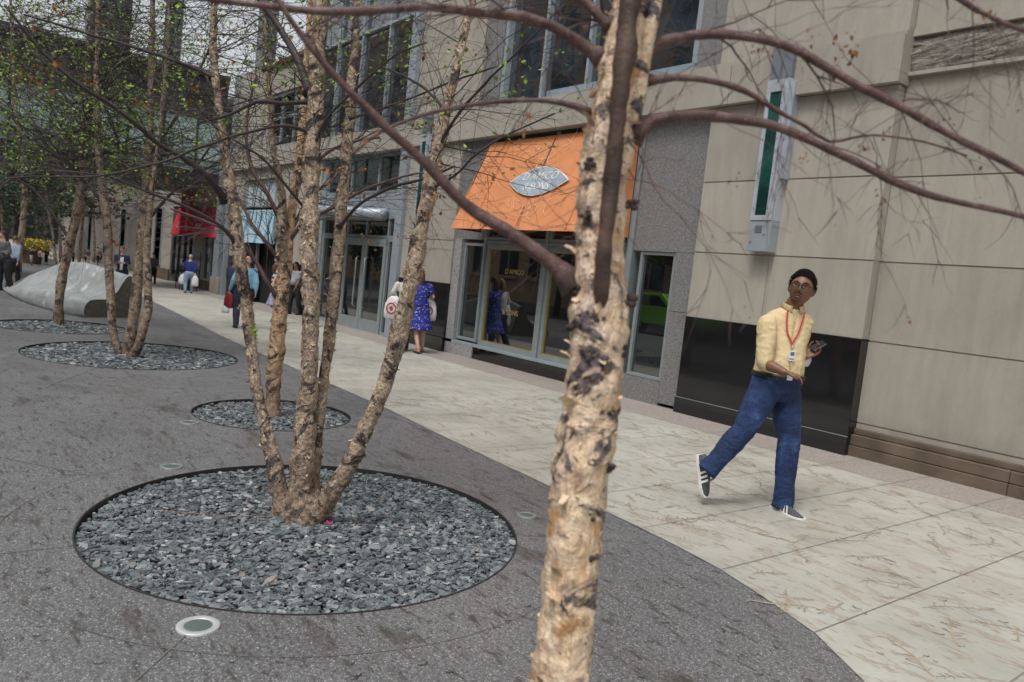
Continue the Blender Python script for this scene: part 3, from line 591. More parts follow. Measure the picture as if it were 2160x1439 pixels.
# ================================================================ FOOTBRIDGE across the street
SB = thing('footbridge', 'dark enclosed steel and glass footbridge crossing high over the street', 'footbridge', (-25.6, 0, 0))
def add_bridge():
    y0, y1 = -24, 7.9; x0, x1 = -3.6, 0
    fb = MB(); fb.box(x0, x1, y0, y1, 3.3, 3.78); fb.box(x0+.1, x1-.1, y0, y1, 3.781, 3.86); fb.build('floor_beam', plain('dark_bronze_cladding', (.045, .042, .045), .5, .3), SB)
    rf = MB(); rf.box(x0, x1, y0, y1, 5.5, 6.85); rf.box(x0-.15, x1+.15, y0, y1, 6.851, 6.98); rf.build('roof_fascia', plain('dark_roof_cladding', (.05, .047, .055), .55, .2), SB)
    gl = NT('pale_teal_painted_sky_glass'); gl.b.inputs['Base Color'].default_value = (.62, .80, .80, 1); gl.b.inputs['Roughness'].default_value = .15; gl.b.inputs['Alpha'].default_value = .7; gm = gl.m  # pale base colour stands in for the bright sky seen through the glazing
    for x in (x0+.05, x1-.05): p = MB(); p.box(x-.01, x+.01, y0, y1, 3.87, 5.49); p.build('glazing', gm, SB)
    st = MB()
    for x in (x0+.09, x1-.02):
        k = y0
        while k < y1: st.box(x-.03, x+.03, k, k+.07, 3.87, 5.49); k += 1.0
        st.box(x-.025, x+.032, y0, y1, 4.2, 4.26); st.box(x-.025, x+.032, y0, y1, 3.99, 4.04)
    st.build('mullion', M['darkm'], SB)
    k = y0; dg_ = MB(); i = 0
    while k < y1-3.9:
        a, b_ = (k, k+4) if i % 2 else (k+4, k); dg_.tube([(-.0, a, 3.9), (-.0, b_, 5.46)], .11, 6); k += 4; i += 1
    dg_.build('truss', M['frame'], SB)
add_bridge()
# ================================================================ DISTANT TOWERS and the far side of the street (also what the windows reflect)
def block(name, label, x0, x1, y0, y1, h, col, wcol, fx, fz, face, rough=.7, z0=0, arched=False):
    """face: list of 'x+','y+','y-': sides with windows"""
    t = thing(name, label, 'building', ((x0+x1)/2, (y0+y1)/2, 0)); hx, hy = (x1-x0)/2, (y1-y0)/2
    mw = plain(name+'_cladding', col, rough, 0, .15, .4); b = MB(); b.box(-hx, hx, -hy, hy, -.1, h); b.build('wall', mw, t)
    b = MB(); b.box(-hx-.3, hx+.3, -hy-.3, hy+.3, h+.003, h+.9); b.build('roof', mw, t)
    g_ = plain(name+'_glass', wcol, .12, 0, .4, .3); wn = MB(); fr = MB()
    for f in face:
        ln = hy*2 if f[0] == 'x' else hx*2; n = max(2, int(ln/fx)); m_ = max(2, int((h-z0)/fz))
        for i in range(n):
            for k in range(m_):
                u = -ln/2+ln*(i+.5)/n; z = z0+fz*(k+.5); a, c = ln/n*.31, fz*.34
                if f == 'x+': wn.box(hx-.02, hx+.05, u-a, u+a, z-c, z+c); fr.box(hx+.051, hx+.09, u-a, u+a, z-.05, z+.05); fr.box(hx+.04, hx+.25, u-a-.15, u+a+.15, z-c-.25, z-c-.02)
                elif f == 'y+':
                    wn.box(u-a, u+a, hy-.02, hy+.05, z-c, z+c); fr.box(u-.05, u+.05, hy+.051, hy+.09, z-c, z+c); fr.box(u-a-.15, u+a+.15, hy+.04, hy+.25, z-c-.25, z-c-.02)
                    if arched: wn.prism([(u+a*cos(q*pi/8), hy-.02, z+c+a*sin(q*pi/8)) for q in range(9)], (0, .07, 0))
                else: wn.box(u-a, u+a, -hy-.05, -hy+.02, z-c, z+c)
    wn.build('window', g_, t); fr.build('window_trim', mw, t); return t
block('office_tower', 'dark blue grey glass tower rising above the footbridge', -152, -146, 22.3, 28.2, 60, (.05, .055, .075), (.045, .06, .09), 2.2, 3, ['x+', 'y-'])
block('office_tower', 'slim pale grey tower seen beside the dark glass tower', -133, -130, 30.4, 32.4, 60, (.23, .23, .24), (.06, .065, .07), 2.4, 3.2, ['x+', 'y-'])
block('office_tower', 'grey stone tower showing between the birches above the low wing', -105, -103, 35.6, 37.6, 60, (.24, .23, .22), (.07, .075, .08), 2, 3, ['x+', 'y-'])
block('office_block', 'brown brick block closing the far end of the street', -130, -100, -4, 17, 9, (.11, .085, .07), (.03, .035, .04), 2.4, 3.2, ['x+'])
block('office_block', 'grey block on the far left behind the street trees', -110, -82, -34, -17, 8, (.14, .13, .13), (.04, .05, .055), 2.6, 3.3, ['x+', 'y+'])
block('brick_building', 'tan stone building with tall arched windows across the street', -95, -8, -34, -19, 23, (.46, .31, .19), (.03, .04, .05), 3.4, 4.8, ['y+'], z0=1, arched=True)
block('brick_building', 'grey brown building with square windows across the street behind the viewer', -7.5, 26, -34, -19.5, 15, (.17, .135, .11), (.05, .07, .085), 3, 3.6, ['y+'], z0=1)
# bright green pickup parked at the far kerb (it shows as a reflection in the narrow window)
def pickup():
    t = thing('pickup_truck', 'bright green pickup parked at the kerb, reflected in the narrow window', 'pickup truck', (-19.4, -7.0, -.09))
    paint = plain('lime_green_paint', (.25, .62, .03), .25, 0, .05)
    s = [(-2.7, .45), (-2.72, .95), (-2.6, 1.08), (-.75, 1.1), (-.55, 1.62), (.75, 1.66), (1.3, 1.15), (2.5, 1.02), (2.72, .85), (2.72, .45)]
    b = MB(); b.prism([(x, -.92, z) for x, z in s], (0, 1.84, 0)); b.build('body', paint, t, bevel=.05)
    b = MB(); b.prism([(x, -.935, z) for x, z in [(-.5, 1.16), (-.42, 1.52), (.62, 1.55), (1.05, 1.17)]], (0, 1.87, 0)); b.build('window', M['glass'], t)
    for x in (-1.75, 1.75):
        for y in (-.86, .86):
            wq = MB(); wq.tube([(x, y-.12, .38), (x, y+.12, .38)], .38, 24); wo = wq.build('wheel', plain('tyre_rubber', (.015,)*3, .9), t); r = MB(); r.tube([(x, y-.13, .38), (x, y+.13, .38)], .22, 16); r.build('rim', M['steel'], wo)
    b = MB(); b.box(2.6, 2.82, -.9, .9, .4, .62); b.box(-2.82, -2.6, -.9, .9, .4, .62); b.build('bumper', M['steel'], t, bevel=.03)
    for y in (-.7, .7): b = MB(); b.box(2.7, 2.74, y-.18, y+.18, .72, .9); b.build('headlight', M['white'], t)
pickup()
# ================================================================ CONCRETE LOUNGER
def bench():
    t = thing('concrete_lounger', 'long sculpted pale concrete lounger with two grooves tapering to a low point', 'bench', (-15.2, 3.0, 0))
    path = catmull([V((-15.45, 2.95, 0)), V((-16.2, 2.62, 0)), V((-17.4, 2.38, 0)), V((-19.2, 2.15, 0)), V((-21.7, 1.88, 0))], .035); n = len(path); rings = []; org = V((-15.2, 3.0, 0)); prof_n = 40
    base = [(-.62, 0), (-.66, .12), (-.62, .28), (-.5, .38), (-.3, .40), (-.1, .42), (.1, .56), (.25, .78), (.36, .93), (.46, .95), (.52, .86), (.56, .6), (.62, .3), (.66, .1), (.64, 0)]
    bp = catmull([V((a, b_, 0)) for a, b_ in base], .05)
    for i, p in enumerate(path):
        s = i/(n-1); tt = (path[min(i+1, n-1)]-path[max(i-1, 0)]).normalized(); nn = V((-tt.y, tt.x, 0))
        if nn.y < 0: nn = -nn
        hk = (1-.08*abs(s-.2)) if s < .45 else max(.03, 1-((s-.45)/.55)**1.5); hk *= .84+.12*sin(pi*min(1, s/.6)); wk = 1 if s < .3 else max(.05, 1-((s-.3)/.7)**2*.9)
        fl = max(0, (s-.25)/.75); ring = []
        for q in bp:
            a, z = q.x, q.y; z2 = z*hk
            if fl > 0: z2 = z2*(1-fl)+(.95*hk*max(0, (a+.66)/1.1) if a < .46 else z2)*fl
            gq = 0
            if -.66 < a < .47 and z > .1:
                for sg in (.14, .22): gq = max(gq, 1 if abs(s-sg-.03*a) < .008 else 0)
            ring.append(p+nn*(a*wk*.8)+V((0, 0, z2-.06*gq))-org)
        rings.append(ring)
    b = MB(); b.loft(rings, caps=False); b.build('body', M['bench'], t, True)
    e = MB(); e.add([q+V((.0, 0, 0)) for q in rings[0]], [tuple(range(len(rings[0])))])
    e.build('end_face', plain('rough_olive_concrete', (.135, .13, .10), .9, 0, .3, 12, .4), t)
bench()
# cafe tables outside the shops
def cafe(x, y, label):
    t = thing('cafe_table', label, 'table', (x, y, 0), 0, 'dark cafe tables outside the far shops')
    b = MB(); n = 20; b.tube([(0, 0, .66), (0, 0, .69)], .32, n); b.build('table_top', M['darkm'], t); b = MB(); b.tube([(0, 0, 0), (0, 0, .66)], .03, 8); b.tube([(0, 0, 0), (0, 0, .03)], .2, 12); b.build('pedestal', M['darkm'], t)
def chair(x, y, r, label):
    t = thing('cafe_chair', label, 'chair', (x, y, 0), r, 'dark cafe chairs outside the far shops')
    b = MB(); b.box(-.2, .2, -.2, .2, .40, .43); b.build('seat', M['darkm'], t)
    b = MB(); b.tube([(-.19, .2, .43), (-.2, .24, .82), (.2, .24, .82), (.19, .2, .43)], .012, 6)
    for k in range(4): b.tube([(-.12+.08*k, .2, .43), (-.12+.08*k, .24, .82)], .008, 5)
    b.build('backrest', M['darkm'], t)
    for sx in (-.18, .18):
        for sy in (-.18, .18): b = MB(); b.tube([(sx, sy, 0), (sx, sy, .4)], .012, 6); b.build('leg', M['darkm'], t)
cafe(-26.0, 7.2, 'dark cafe table beside the pale metal pier'); chair(-26.6, 7.15, 1.3, 'dark cafe chair left of the cafe table'); chair(-25.3, 7.0, -1.2, 'dark cafe chair right of the cafe table by the metal pier')
# ================================================================ TREES
class Twigs:
    def __init__(s, seed, sides=3): s.mb = MB(); s.lf = MB(); s.r = random.Random(seed); s.sides = sides; s.tips = []
    def grow(s, p, d, ln, r, lev, droop=.0, curl=.18, kids=5, nseg=6):
        R = s.r; pts = [V(p)]; d = V(d).normalized(); dirs = [d.copy()]
        for i in range(nseg):
            d = (d+V((R.gauss(0, curl), R.gauss(0, curl), R.gauss(0, curl)-droop))).normalized(); pts.append(pts[-1]+d*ln/nseg); dirs.append(d.copy())
        s.mb.tube(pts, [r*(1-.75*i/nseg) for i in range(nseg+1)], s.sides, caps=False)
        if lev > 0:
            for k in range(kids):
                i = R.randint(1, nseg); a = dirs[i].orthogonal().normalized(); a.rotate(Matrix.Rotation(R.uniform(0, 6.283), 3, dirs[i])); ang = R.uniform(.35, .95)
                s.grow(pts[i], dirs[i]*cos(ang)+a*sin(ang), ln*R.uniform(.3, .6), max(r*.5, .0007), lev-1, droop, curl, max(2, kids-2), max(3, nseg-2))
        s.tips.append((pts[-1], d)); s.tips.append((pts[len(pts)//2], d))
    def leaves(s, n, size, spread, sel=None, drop=0, mb=None):
        R = s.r; tips = [q for q in s.tips if (sel is None or sel(q[0]))]; mb = mb or s.lf
        if not tips: return
        pc = None
        for i in range(n):
            if i % 5 == 0: pc = R.choice(tips)
            p, d = pc; p = p+V((R.gauss(0, spread), R.gauss(0, spread), R.gauss(0, spread)-drop)); z = size*R.uniform(.6, 1.3)
            a = V((R.gauss(0, 1), R.gauss(0, 1), R.gauss(0, .6))).normalized(); b = a.orthogonal().normalized(); b.rotate(Matrix.Rotation(R.uniform(0, 6.3), 3, a)); c = a.cross(b)
            mb.add([p, p+a*z*.5+b*z*.32+c*z*.1, p+a*z, p+a*z*.5-b*z*.32+c*z*.1], [(0, 1, 2, 3)])
    def cluster(s, p, n, sz, mb):
        R = s.r
        for i in range(n):
            q = V(p)+V((R.gauss(0, sz*.5), R.gauss(0, sz*.5), -abs(R.gauss(0, sz*1.2)))); a = V((R.gauss(0, .7), R.gauss(0, .7), -1)).normalized(); b = a.orthogonal().normalized(); b.rotate(Matrix.Rotation(R.uniform(0, 6.3), 3, a)); c = a.cross(b); z = sz*R.uniform(.5, 1.1)
            mb.add([q, q+a*z*.35+b*z*.3+c*z*.1, q+a*z*.8+b*z*.12-c*z*.15, q+a*z*.4-b*z*.28+c*z*.12], [(0, 1, 2, 3)])
def stem_pts(px, step):
    """px: list of (x, y, depth, width in photo pixels)"""
    q = [V((*at_d(x, y, d), w_*.5*d/F_PX)) for x, y, d, w_ in px]
    out = catmull([V(a) for a in q], step); return [V(a[:3]) for a in out], [max(.001, a[3]) for a in out]
def flakes(mb, pts, rad, n, sz, R, zmax=99):
    for i in range(n):
        k = R.randrange(1, len(pts)-1); t = (pts[k+1]-pts[k-1]).normalized(); a = t.orthogonal().normalized(); a.rotate(Matrix.Rotation(R.uniform(0, 6.283), 3, t)); b = t.cross(a); c = pts[k]+a*rad[k]*.97
        w_ = sz*R.uniform(.3, 1.1); h = sz*R.uniform(.5, 1.3); up = R.choice((1, 1, -1, .3)); side = R.uniform(-.6, .6); curl = R.uniform(.25, 1.0)
        e = (t*up+b*side).normalized(); f = e.cross(a); vs = []
        for q in range(4):
            u = q/3; o_ = c+e*h*u*(1-.3*u)+a*h*curl*u*u; vs += [o_+f*w_*.5*(1-.5*u), o_-f*w_*.5*(1-.35*u)]
        mb.add(vs, [(0, 1, 3, 2), (2, 3, 5, 4), (4, 5, 7, 6)])
FLK = plain('curled_bark_flake', (.50, .37, .25), .8, 0, .5, 18)
FLK2 = plain('dark_bark_flake', (.16, .10, .075), .8, 0, .5, 18)
def ext(px, dy, n=1):   # continue the stem upwards beyond the frame
    (x0, y0, d0, w0), (x1, y1, d1, w1) = px[-2], px[-1]; return px+[(x1+(x1-x0)*.6, y1-dy, d1, w1*.8), (x1+(x1-x0)*1.2, y1-dy*2.2, d1, w1*.5)]
# ---------------- the four-stemmed birch in the near bed
T1 = thing('birch_tree', 'four-stemmed river birch with peeling bark rising from the near gravel bed', 'tree', BEDS[0][0])
def child_of(o, t):   # geometry is written in world coordinates: shift it to its thing's base
    o.data.transform(Matrix.Translation(-t.location)); o.parent = t; return o
D1 = 4.40
S1 = [
 [(612, 1112, D1-.05, 60), (594, 1055, D1, 38), (574, 960, D1+.03, 31), (556, 880, D1+.05, 25), (541, 820, D1+.05, 23), (532, 740, D1+.06, 23), (522, 660, D1+.05, 24), (508, 567, D1, 26), (500, 500, D1, 25), (491, 430, D1, 24), (475, 333, D1+.05, 20), (462, 225, D1+.1, 17), (450, 100, D1+.1, 15), (452, 0, D1+.1, 14)],
 [(632, 1135, D1, 82), (632, 1060, D1, 58), (638, 980, D1, 46), (645, 880, D1, 42), (652, 800, D1, 38), (654, 733, D1-.02, 36), (655, 620, D1-.03, 37), (652, 500, D1-.03, 36), (656, 400, D1, 34), (660, 300, D1, 34), (666, 200, D1, 34), (671, 100, D1, 33), (674, 0, D1, 31)],
 [(650, 1110, D1+.08, 40), (664, 980, D1+.10, 27), (678, 840, D1+.12, 21), (692, 733, D1+.14, 22), (700, 660, D1+.14, 25), (707, 590, D1+.14, 26), (716, 490, D1+.15, 25), (725, 380, D1+.16, 24), (732, 300, D1+.16, 22), (742, 180, D1+.18, 20), (748, 90, D1+.2, 17), (752, 0, D1+.2, 16)],
 [(645, 1118, D1-.08, 56), (686, 1060, D1-.1, 42), (732, 990, D1-.12, 38), (765, 920, D1-.13, 34), (788, 867, D1-.14, 32), (814, 800, D1-.16, 32), (832, 740, D1-.17, 37), (846, 690, D1-.18, 41), (866, 600, D1-.2, 34), (886, 500, D1-.2, 33), (905, 400, D1-.2, 30), (925, 305, D1-.2, 24), (941, 235, D1-.2, 22), (965, 135, D1-.2, 17), (985, 50, D1-.2, 14), (1000, -20, D1-.2, 12)]]
R1 = random.Random(11); allst = []
fm = MB(); fm2 = MB()
for k, px in enumerate(S1):
    pts, rad = stem_pts(ext(px, 220), .02); b = MB(); b.tube(pts, rad, 28, wob=.30, wsc=13, seed=k*7); child_of(b.build('stem', M['bark'], None, True), T1); allst.append((pts, rad)); flakes(fm, pts, rad, 330, .024, R1); flakes(fm2, pts, rad, 200, .020, R1)
b = MB(); c = at_d(637, 1120, D1+.03); b.tube([V((c.x, c.y, -.05)), V((c.x, c.y, .02)), V((c.x, c.y, .09)), V((c.x+.01, c.y, .15))], [.19, .165, .125, .07], 26, wob=.28, wsc=14, round_=False); child_of(b.build('root_flare', M['bark'], None, True), T1)
child_of(fm.build('bark_flakes', FLK), T1); child_of(fm2.build('bark_flakes', FLK2), T1)
br1 = [
 [(476, 425, D1+.02, 15), (440, 375, D1-.1, 13), (390, 335, D1-.2, 11), (330, 300, D1-.3, 10), (250, 232, D1-.45, 9), (170, 180, D1-.6, 8), (90, 110, D1-.7, 7), (10, 10, D1-.8, 5)],
 [(655, 195, D1, 18), (625, 120, D1+.1, 16), (590, 60, D1+.2, 14), (550, 5, D1+.3, 12), (500, -60, D1+.4, 9)],
 [(455, 165, D1+.1, 9), (400, 140, D1+.1, 8), (300, 105, D1, 7), (200, 75, D1-.1, 6), (50, 30, D1-.2, 4)],
 [(655, 280, D1, 8), (600, 265, D1-.1, 7), (520, 280, D1-.2, 6), (440, 305, D1-.3, 6), (330, 345, D1-.4, 5), (200, 372, D1-.5, 5), (60, 372, D1-.6, 3), (0, 380, D1-.7, 3)],
 [(500, 520, D1, 8), (470, 480, D1-.1, 7), (400, 440, D1-.2, 6), (300, 400, D1-.3, 5), (220, 370, D1-.4, 4), (100, 360, D1-.5, 3)],
 [(650, 215, D1, 9), (600, 218, D1-.1, 9), (540, 215, D1-.2, 8), (490, 240, D1-.2, 6), (420, 260, D1-.2, 4)],
 [(715, 480, D1+.1, 8), (760, 430, D1, 7), (830, 395, D1-.1, 7), (900, 375, D1-.2, 6), (960, 350, D1-.3, 4)],
 [(925, 310, D1-.2, 7), (960, 250, D1-.3, 7), (1010, 190, D1-.4, 6), (1070, 130, D1-.5, 5), (1130, 70, D1-.6, 4), (1190, 10, D1-.7, 3)],
 [(655, 330, D1, 7), (690, 250, D1-.1, 6), (760, 180, D1-.2, 5), (830, 120, D1-.3, 4), (900, 90, D1-.4, 3)],
 [(945, 240, D1-.2, 7), (900, 190, D1-.1, 6), (850, 160, D1, 5), (800, 140, D1, 4)],
 [(735, 250, D1+.1, 6), (790, 235, D1+.1, 5), (860, 210, D1, 4), (960, 170, D1-.1, 4), (1050, 140, D1-.2, 3)],
 [(652, 450, D1, 6), (610, 400, D1-.1, 6), (560, 340, D1-.2, 5), (500, 300, D1-.3, 4), (430, 250, D1-.3, 3)],
 [(905, 400, D1-.2, 6), (960, 370, D1-.3, 5), (1010, 320, D1-.4, 5), (1080, 280, D1-.4, 4), (1170, 240, D1-.5, 3)]]
tw = Twigs(21)
def add_branches(tree, brs, tw_, m, kid_len, kid_n, lev=1, droop=.05, sides=7, kr=.0018, name='branch', kseg=6):
    for px in brs:
        pts, rad = stem_pts(px, .02 if tree is globals().get('T0') else .05); nd = tw_.r.uniform(0, 3)
        rad = [r_*(1+.9*math.exp(-i_*(.02 if tree is globals().get('T0') else .05)/.02))*(1+.10*max(0, sin(i_*.9+nd))**8)*(1+.16*math.exp(-((i_*.02+nd*.03) % .11/.008)**2)) for i_, r_ in enumerate(rad)]; pts = [p+V((noise.noise(p*9), noise.noise(p*9+V((5, 5, 5))), noise.noise(p*9+V((9, 1, 2)))))*min(.006, rad[i_]*.8)*min(1, i_*.1) for i_, p in enumerate(pts)]
        b = MB(); b.tube(pts, rad, sides, wob=.22, wsc=34); child_of(b.build(name, m, None, True), tree)
        for i in range(kid_n):
            k = tw_.r.randrange(len(pts)//6, len(pts)-1)
            if tree is globals().get('T0') and pts[k].z < 1.78: continue
            t = (pts[k+1]-pts[k]).normalized(); a = t.orthogonal().normalized(); a.rotate(Matrix.Rotation(tw_.r.uniform(0, 6.283), 3, t)); an = tw_.r.uniform(.4, 1.1)
            tw_.grow(pts[k], t*cos(an)+a*sin(an), kid_len*tw_.r.uniform(.5, 1.2), max(kr, rad[k]*.28), lev, droop, .14, 4, kseg)
add_branches(T1, br1, tw, M['twig_d'], .55, 13, kr=.0014)
def crown(tw_, stems, n, ln, z0, up=.4, kr=.002, lev=1, droop=.03, kids=5, thick=.0032):
    for i in range(n):
        pts, rad = tw_.r.choice(stems); ks = [k for k, p in enumerate(pts) if p.z > z0]
        if not ks: continue
        k = tw_.r.choice(ks); a = tw_.r.uniform(0, 6.283); tw_.grow(pts[k], (cos(a), sin(a), tw_.r.uniform(-.1, up*2)), ln*tw_.r.uniform(.5, 1.3), thick*tw_.r.uniform(.6, 1.3), lev, droop, .12, kids, 7)
crown(tw, allst, 150, .95, 2.0, thick=.0035)
child_of(tw.mb.build('twigs', M['twig_d'], None), T1)
tw.leaves(700, .028, .03, lambda p: p.z > 2.2); child_of(tw.lf.build('leaves', M['leaf'], None), T1)
lf = MB()
for i in range(46):
    p, d = tw.r.choice(tw.tips); tw.cluster(p, tw.r.randint(2, 6), .05, lf)
sh = at_d(540, 698, D1); tw.cluster(sh, 1, .02, lf); child_of(lf.build('dead_leaves', M['dead'], None), T1)
b = MB(); s0 = at_d(530, 700, D1)
for dx, dz in ((.045, .01), (.03, .045), (.04, -.02)): p = s0+CR*.0; b.add([p, p+CR*dx*.5+CU*(dz+.012), p+CR*dx+CU*dz, p+CR*dx*.5+CU*(dz-.012)+CD*.01], [(0, 1, 2, 3)])
child_of(b.build('shoot', plain('bright_green_shoot', (.25, .42, .05), .5), None), T1)
# ---------------- single birch in the small bed behind
T2 = thing('birch_tree', 'single orange-barked birch in the small gravel bed behind the four-stemmed one', 'tree', BEDS[1][0]+V((-.03, 0, 0)))
D2 = 7.05
S2 = [[(573, 878, D2, 44), (575, 850, D2, 31), (577, 800, D2, 30), (584, 733, D2, 32), (592, 640, D2, 28), (600, 580, D2, 28), (606, 520, D2, 27), (612, 470, D2, 20), (622, 400, D2, 18), (632, 320, D2, 16), (640, 220, D2+.1, 14), (648, 100, D2+.2, 12), (655, 0, D2+.2, 10)],
      [(602, 560, D2, 20), (592, 500, D2-.1, 22), (596, 440, D2-.1, 18), (590, 380, D2-.2, 14), (575, 300, D2-.3, 12), (570, 200, D2-.4, 9), (560, 80, D2-.5, 7)]]
st2 = []; fm = MB(); R2 = random.Random(5)
for k, px in enumerate(S2):
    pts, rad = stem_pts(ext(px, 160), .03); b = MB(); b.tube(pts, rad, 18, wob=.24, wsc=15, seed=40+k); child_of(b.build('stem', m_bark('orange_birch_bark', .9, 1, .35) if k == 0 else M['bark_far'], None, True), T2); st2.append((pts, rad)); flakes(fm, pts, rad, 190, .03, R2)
child_of(fm.build('bark_flakes', FLK), T2)
tw = Twigs(22)
add_branches(T2, [
 [(592, 640, D2, 10), (560, 590, D2-.1, 9), (545, 560, D2-.1, 8), (500, 500, D2-.2, 7), (440, 470, D2-.3, 5), (360, 440, D2-.4, 4)],
 [(598, 560, D2, 9), (560, 510, D2-.1, 8), (530, 470, D2-.1, 7), (510, 430, D2-.1, 5), (480, 380, D2-.1, 4)],
 [(606, 520, D2, 9), (640, 470, D2-.1, 8), (700, 440, D2-.2, 7), (770, 400, D2-.3, 6), (860, 370, D2-.4, 5), (940, 360, D2-.5, 4)],
 [(604, 500, D2, 10), (570, 420, D2-.1, 9), (530, 350, D2-.1, 8), (520, 260, D2, 6), (540, 160, D2, 5)],
 [(622, 400, D2, 8), (680, 330, D2, 7), (740, 300, D2, 6), (800, 290, D2, 5)],
 [(610, 500, D2, 8), (650, 420, D2+.1, 7), (700, 380, D2+.2, 6), (740, 330, D2+.3, 4)]], tw, M['twig'], .9, 16, kr=.0022)
crown(tw, st2, 60, 1.3, 2.2, thick=.005)
child_of(tw.mb.build('twigs', M['twig_d'], None), T2)
tw.leaves(500, .05, .06, lambda p: p.z > 2.6); child_of(tw.lf.build('leaves', M['leaf'], None), T2)
lf = MB()
for i in range(26): tw.cluster(tw.r.choice(tw.tips)[0], 5, .06, lf)
child_of(lf.build('dead_leaves', M['dead'], None), T2)
# ---------------- three-stemmed birch in the wide bed, and the ones beyond it
def far_tree(label, base, stems, seed, tn, tl, nleaf, lsize, zl, bark='bark_far', group=None, thick=.008, sides=10, up=.4, dead=10, leafm='leaf', brs=(), lev=1, kids=5):
    t = thing('birch_tree', label, 'tree', base, 0, group); st = []
    for k, px in enumerate(stems):
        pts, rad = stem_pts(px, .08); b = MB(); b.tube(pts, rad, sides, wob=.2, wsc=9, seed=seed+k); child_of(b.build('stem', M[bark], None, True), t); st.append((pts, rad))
    w2 = Twigs(seed)
    for px in brs:
        pts, rad = stem_pts(px, .1); b = MB(); b.tube(pts, rad, 6); child_of(b.build('branch', M['twig_d'], None, True), t); st.append((pts, rad))
    crown(w2, st, tn, tl, zl, up, thick=thick, lev=lev, kids=kids); child_of(w2.mb.build('twigs', M['twig_d'], None), t)
    w2.leaves(nleaf, lsize, .055, lambda p: p.z > zl); child_of(w2.lf.build('leaves', M[leafm], None), t)
    if dead:
        lf = MB()
        for i in range(dead): w2.cluster(w2.r.choice(w2.tips)[0], 6, .09, lf)
        child_of(lf.build('dead_leaves', M['dead'], None), t)
    return t
D3 = 9.75
far_tree('three-stemmed birch in the wide gravel bed with fresh green leaves', on_g(268, 752), [
 ext([(262, 756, D3, 24), (248, 735, D3, 15), (237, 690, D3, 16), (233, 620, D3, 17), (229, 540, D3, 17), (225, 460, D3, 17), (212, 370, D3, 15), (206, 280, D3, 14), (204, 180, D3, 12), (206, 80, D3, 10), (208, 0, D3, 9)], 120),
 ext([(270, 758, D3, 26), (272, 730, D3, 23), (282, 667, D3, 22), (290, 600, D3, 23), (297, 540, D3, 24), (304, 470, D3, 24), (309, 400, D3, 20), (314, 320, D3, 17), (318, 220, D3, 14), (320, 110, D3, 12), (322, 0, D3, 10)], 120),
 ext([(276, 758, D3-.1, 26), (291, 733, D3-.15, 18), (306, 680, D3-.2, 18), (313, 640, D3-.2, 17), (311, 590, D3-.2, 16), (310, 520, D3-.2, 15), (318, 420, D3-.2, 12), (330, 330, D3-.2, 9), (345, 200, D3-.2, 8), (355, 60, D3-.2, 6)], 120)], 31, 300, 1.5, 7500, .042, 2.1, dead=14,
 brs=[[(222, 440, D3, 8), (180, 380, D3, 7), (120, 330, D3, 6), (60, 290, D3, 4)], [(300, 480, D3, 8), (350, 420, D3, 7), (400, 370, D3, 6), (450, 300, D3, 4)], [(306, 400, D3, 8), (260, 320, D3, 7), (220, 220, D3, 6), (180, 120, D3, 4)], [(312, 330, D3, 8), (370, 250, D3, 7), (420, 150, D3, 6), (460, 60, D3, 4)], [(208, 300, D3, 7), (150, 220, D3, 6), (90, 140, D3, 5), (40, 60, D3, 3)], [(318, 200, D3, 7), (280, 120, D3, 6), (250, 40, D3, 4)]])
D4 = 12.2
far_tree('single leaning birch in front of the concrete lounger', on_g(122, 693), [
 ext([(122, 698, D4, 22), (124, 640, D4, 18), (132, 580, D4, 19), (149, 510, D4, 19), (162, 450, D4, 17), (168, 400, D4, 15), (172, 330, D4, 13), (178, 240, D4, 11), (186, 120, D4, 9), (190, 0, D4, 7)], 100)], 33, 180, 1.7, 4200, .048, 2.2, dead=8, thick=.009,
 brs=[[(150, 510, D4, 8), (110, 450, D4, 7), (70, 400, D4, 6), (20, 370, D4, 4)], [(165, 420, D4, 8), (210, 350, D4, 7), (260, 300, D4, 5)], [(172, 340, D4, 7), (120, 250, D4, 6), (80, 150, D4, 4)], [(178, 260, D4, 7), (230, 160, D4, 6), (260, 50, D4, 4)]])
D5 = 19.5
far_tree('birch at the left edge behind the standing woman', on_g(38, 597), [ext([(36, 600, D5, 15), (40, 540, D5, 13), (48, 470, D5, 12), (52, 400, D5, 11), (44, 320, D5, 9), (30, 200, D5, 8), (25, 60, D5, 6)], 60)], 35, 80, 2.6, 2600, .08, 2.6, dead=0, thick=.014)
bgt = [((112, 566), 31, [(118, 568), (112, 500), (100, 430), (92, 330), (88, 200)], 'slim white-trunked birch leaning left beyond the lounger'), ((128, 560), 36, [(128, 562), (127, 500), (124, 430), (120, 330), (115, 200)], 'upright white-trunked birch just right of the leaning one'),
       ((168, 560), 33, [(166, 560), (170, 510), (176, 450), (182, 380), (190, 280)], 'slim pale birch behind the leaning trunk'), ((196, 572), 40, [(197, 570), (199, 520), (197, 460), (200, 380), (205, 280)], 'thin brown-trunked street tree seen between the birch stems'), ((85, 560), 44, [(84, 560), (80, 500), (72, 430), (66, 340)], 'dark-trunked street tree near the yellow flowers'), ((12, 555), 34, [(10, 560), (6, 500), (2, 430), (-6, 330)], 'dark-trunked street tree at the far left edge')]
for k, (b0, d_, px, lab) in enumerate(bgt):
    far_tree(lab, on_g(*b0), [[(x, y, d_, 6.5-.8*i) for i, (x, y) in enumerate(px)]], 50+k, 46, 2.8, 2200, .16, 2.2, bark='bark_far', group='street trees beyond the footbridge', thick=.02, sides=7, dead=0, leafm='leaf_d', kids=4, up=.3)
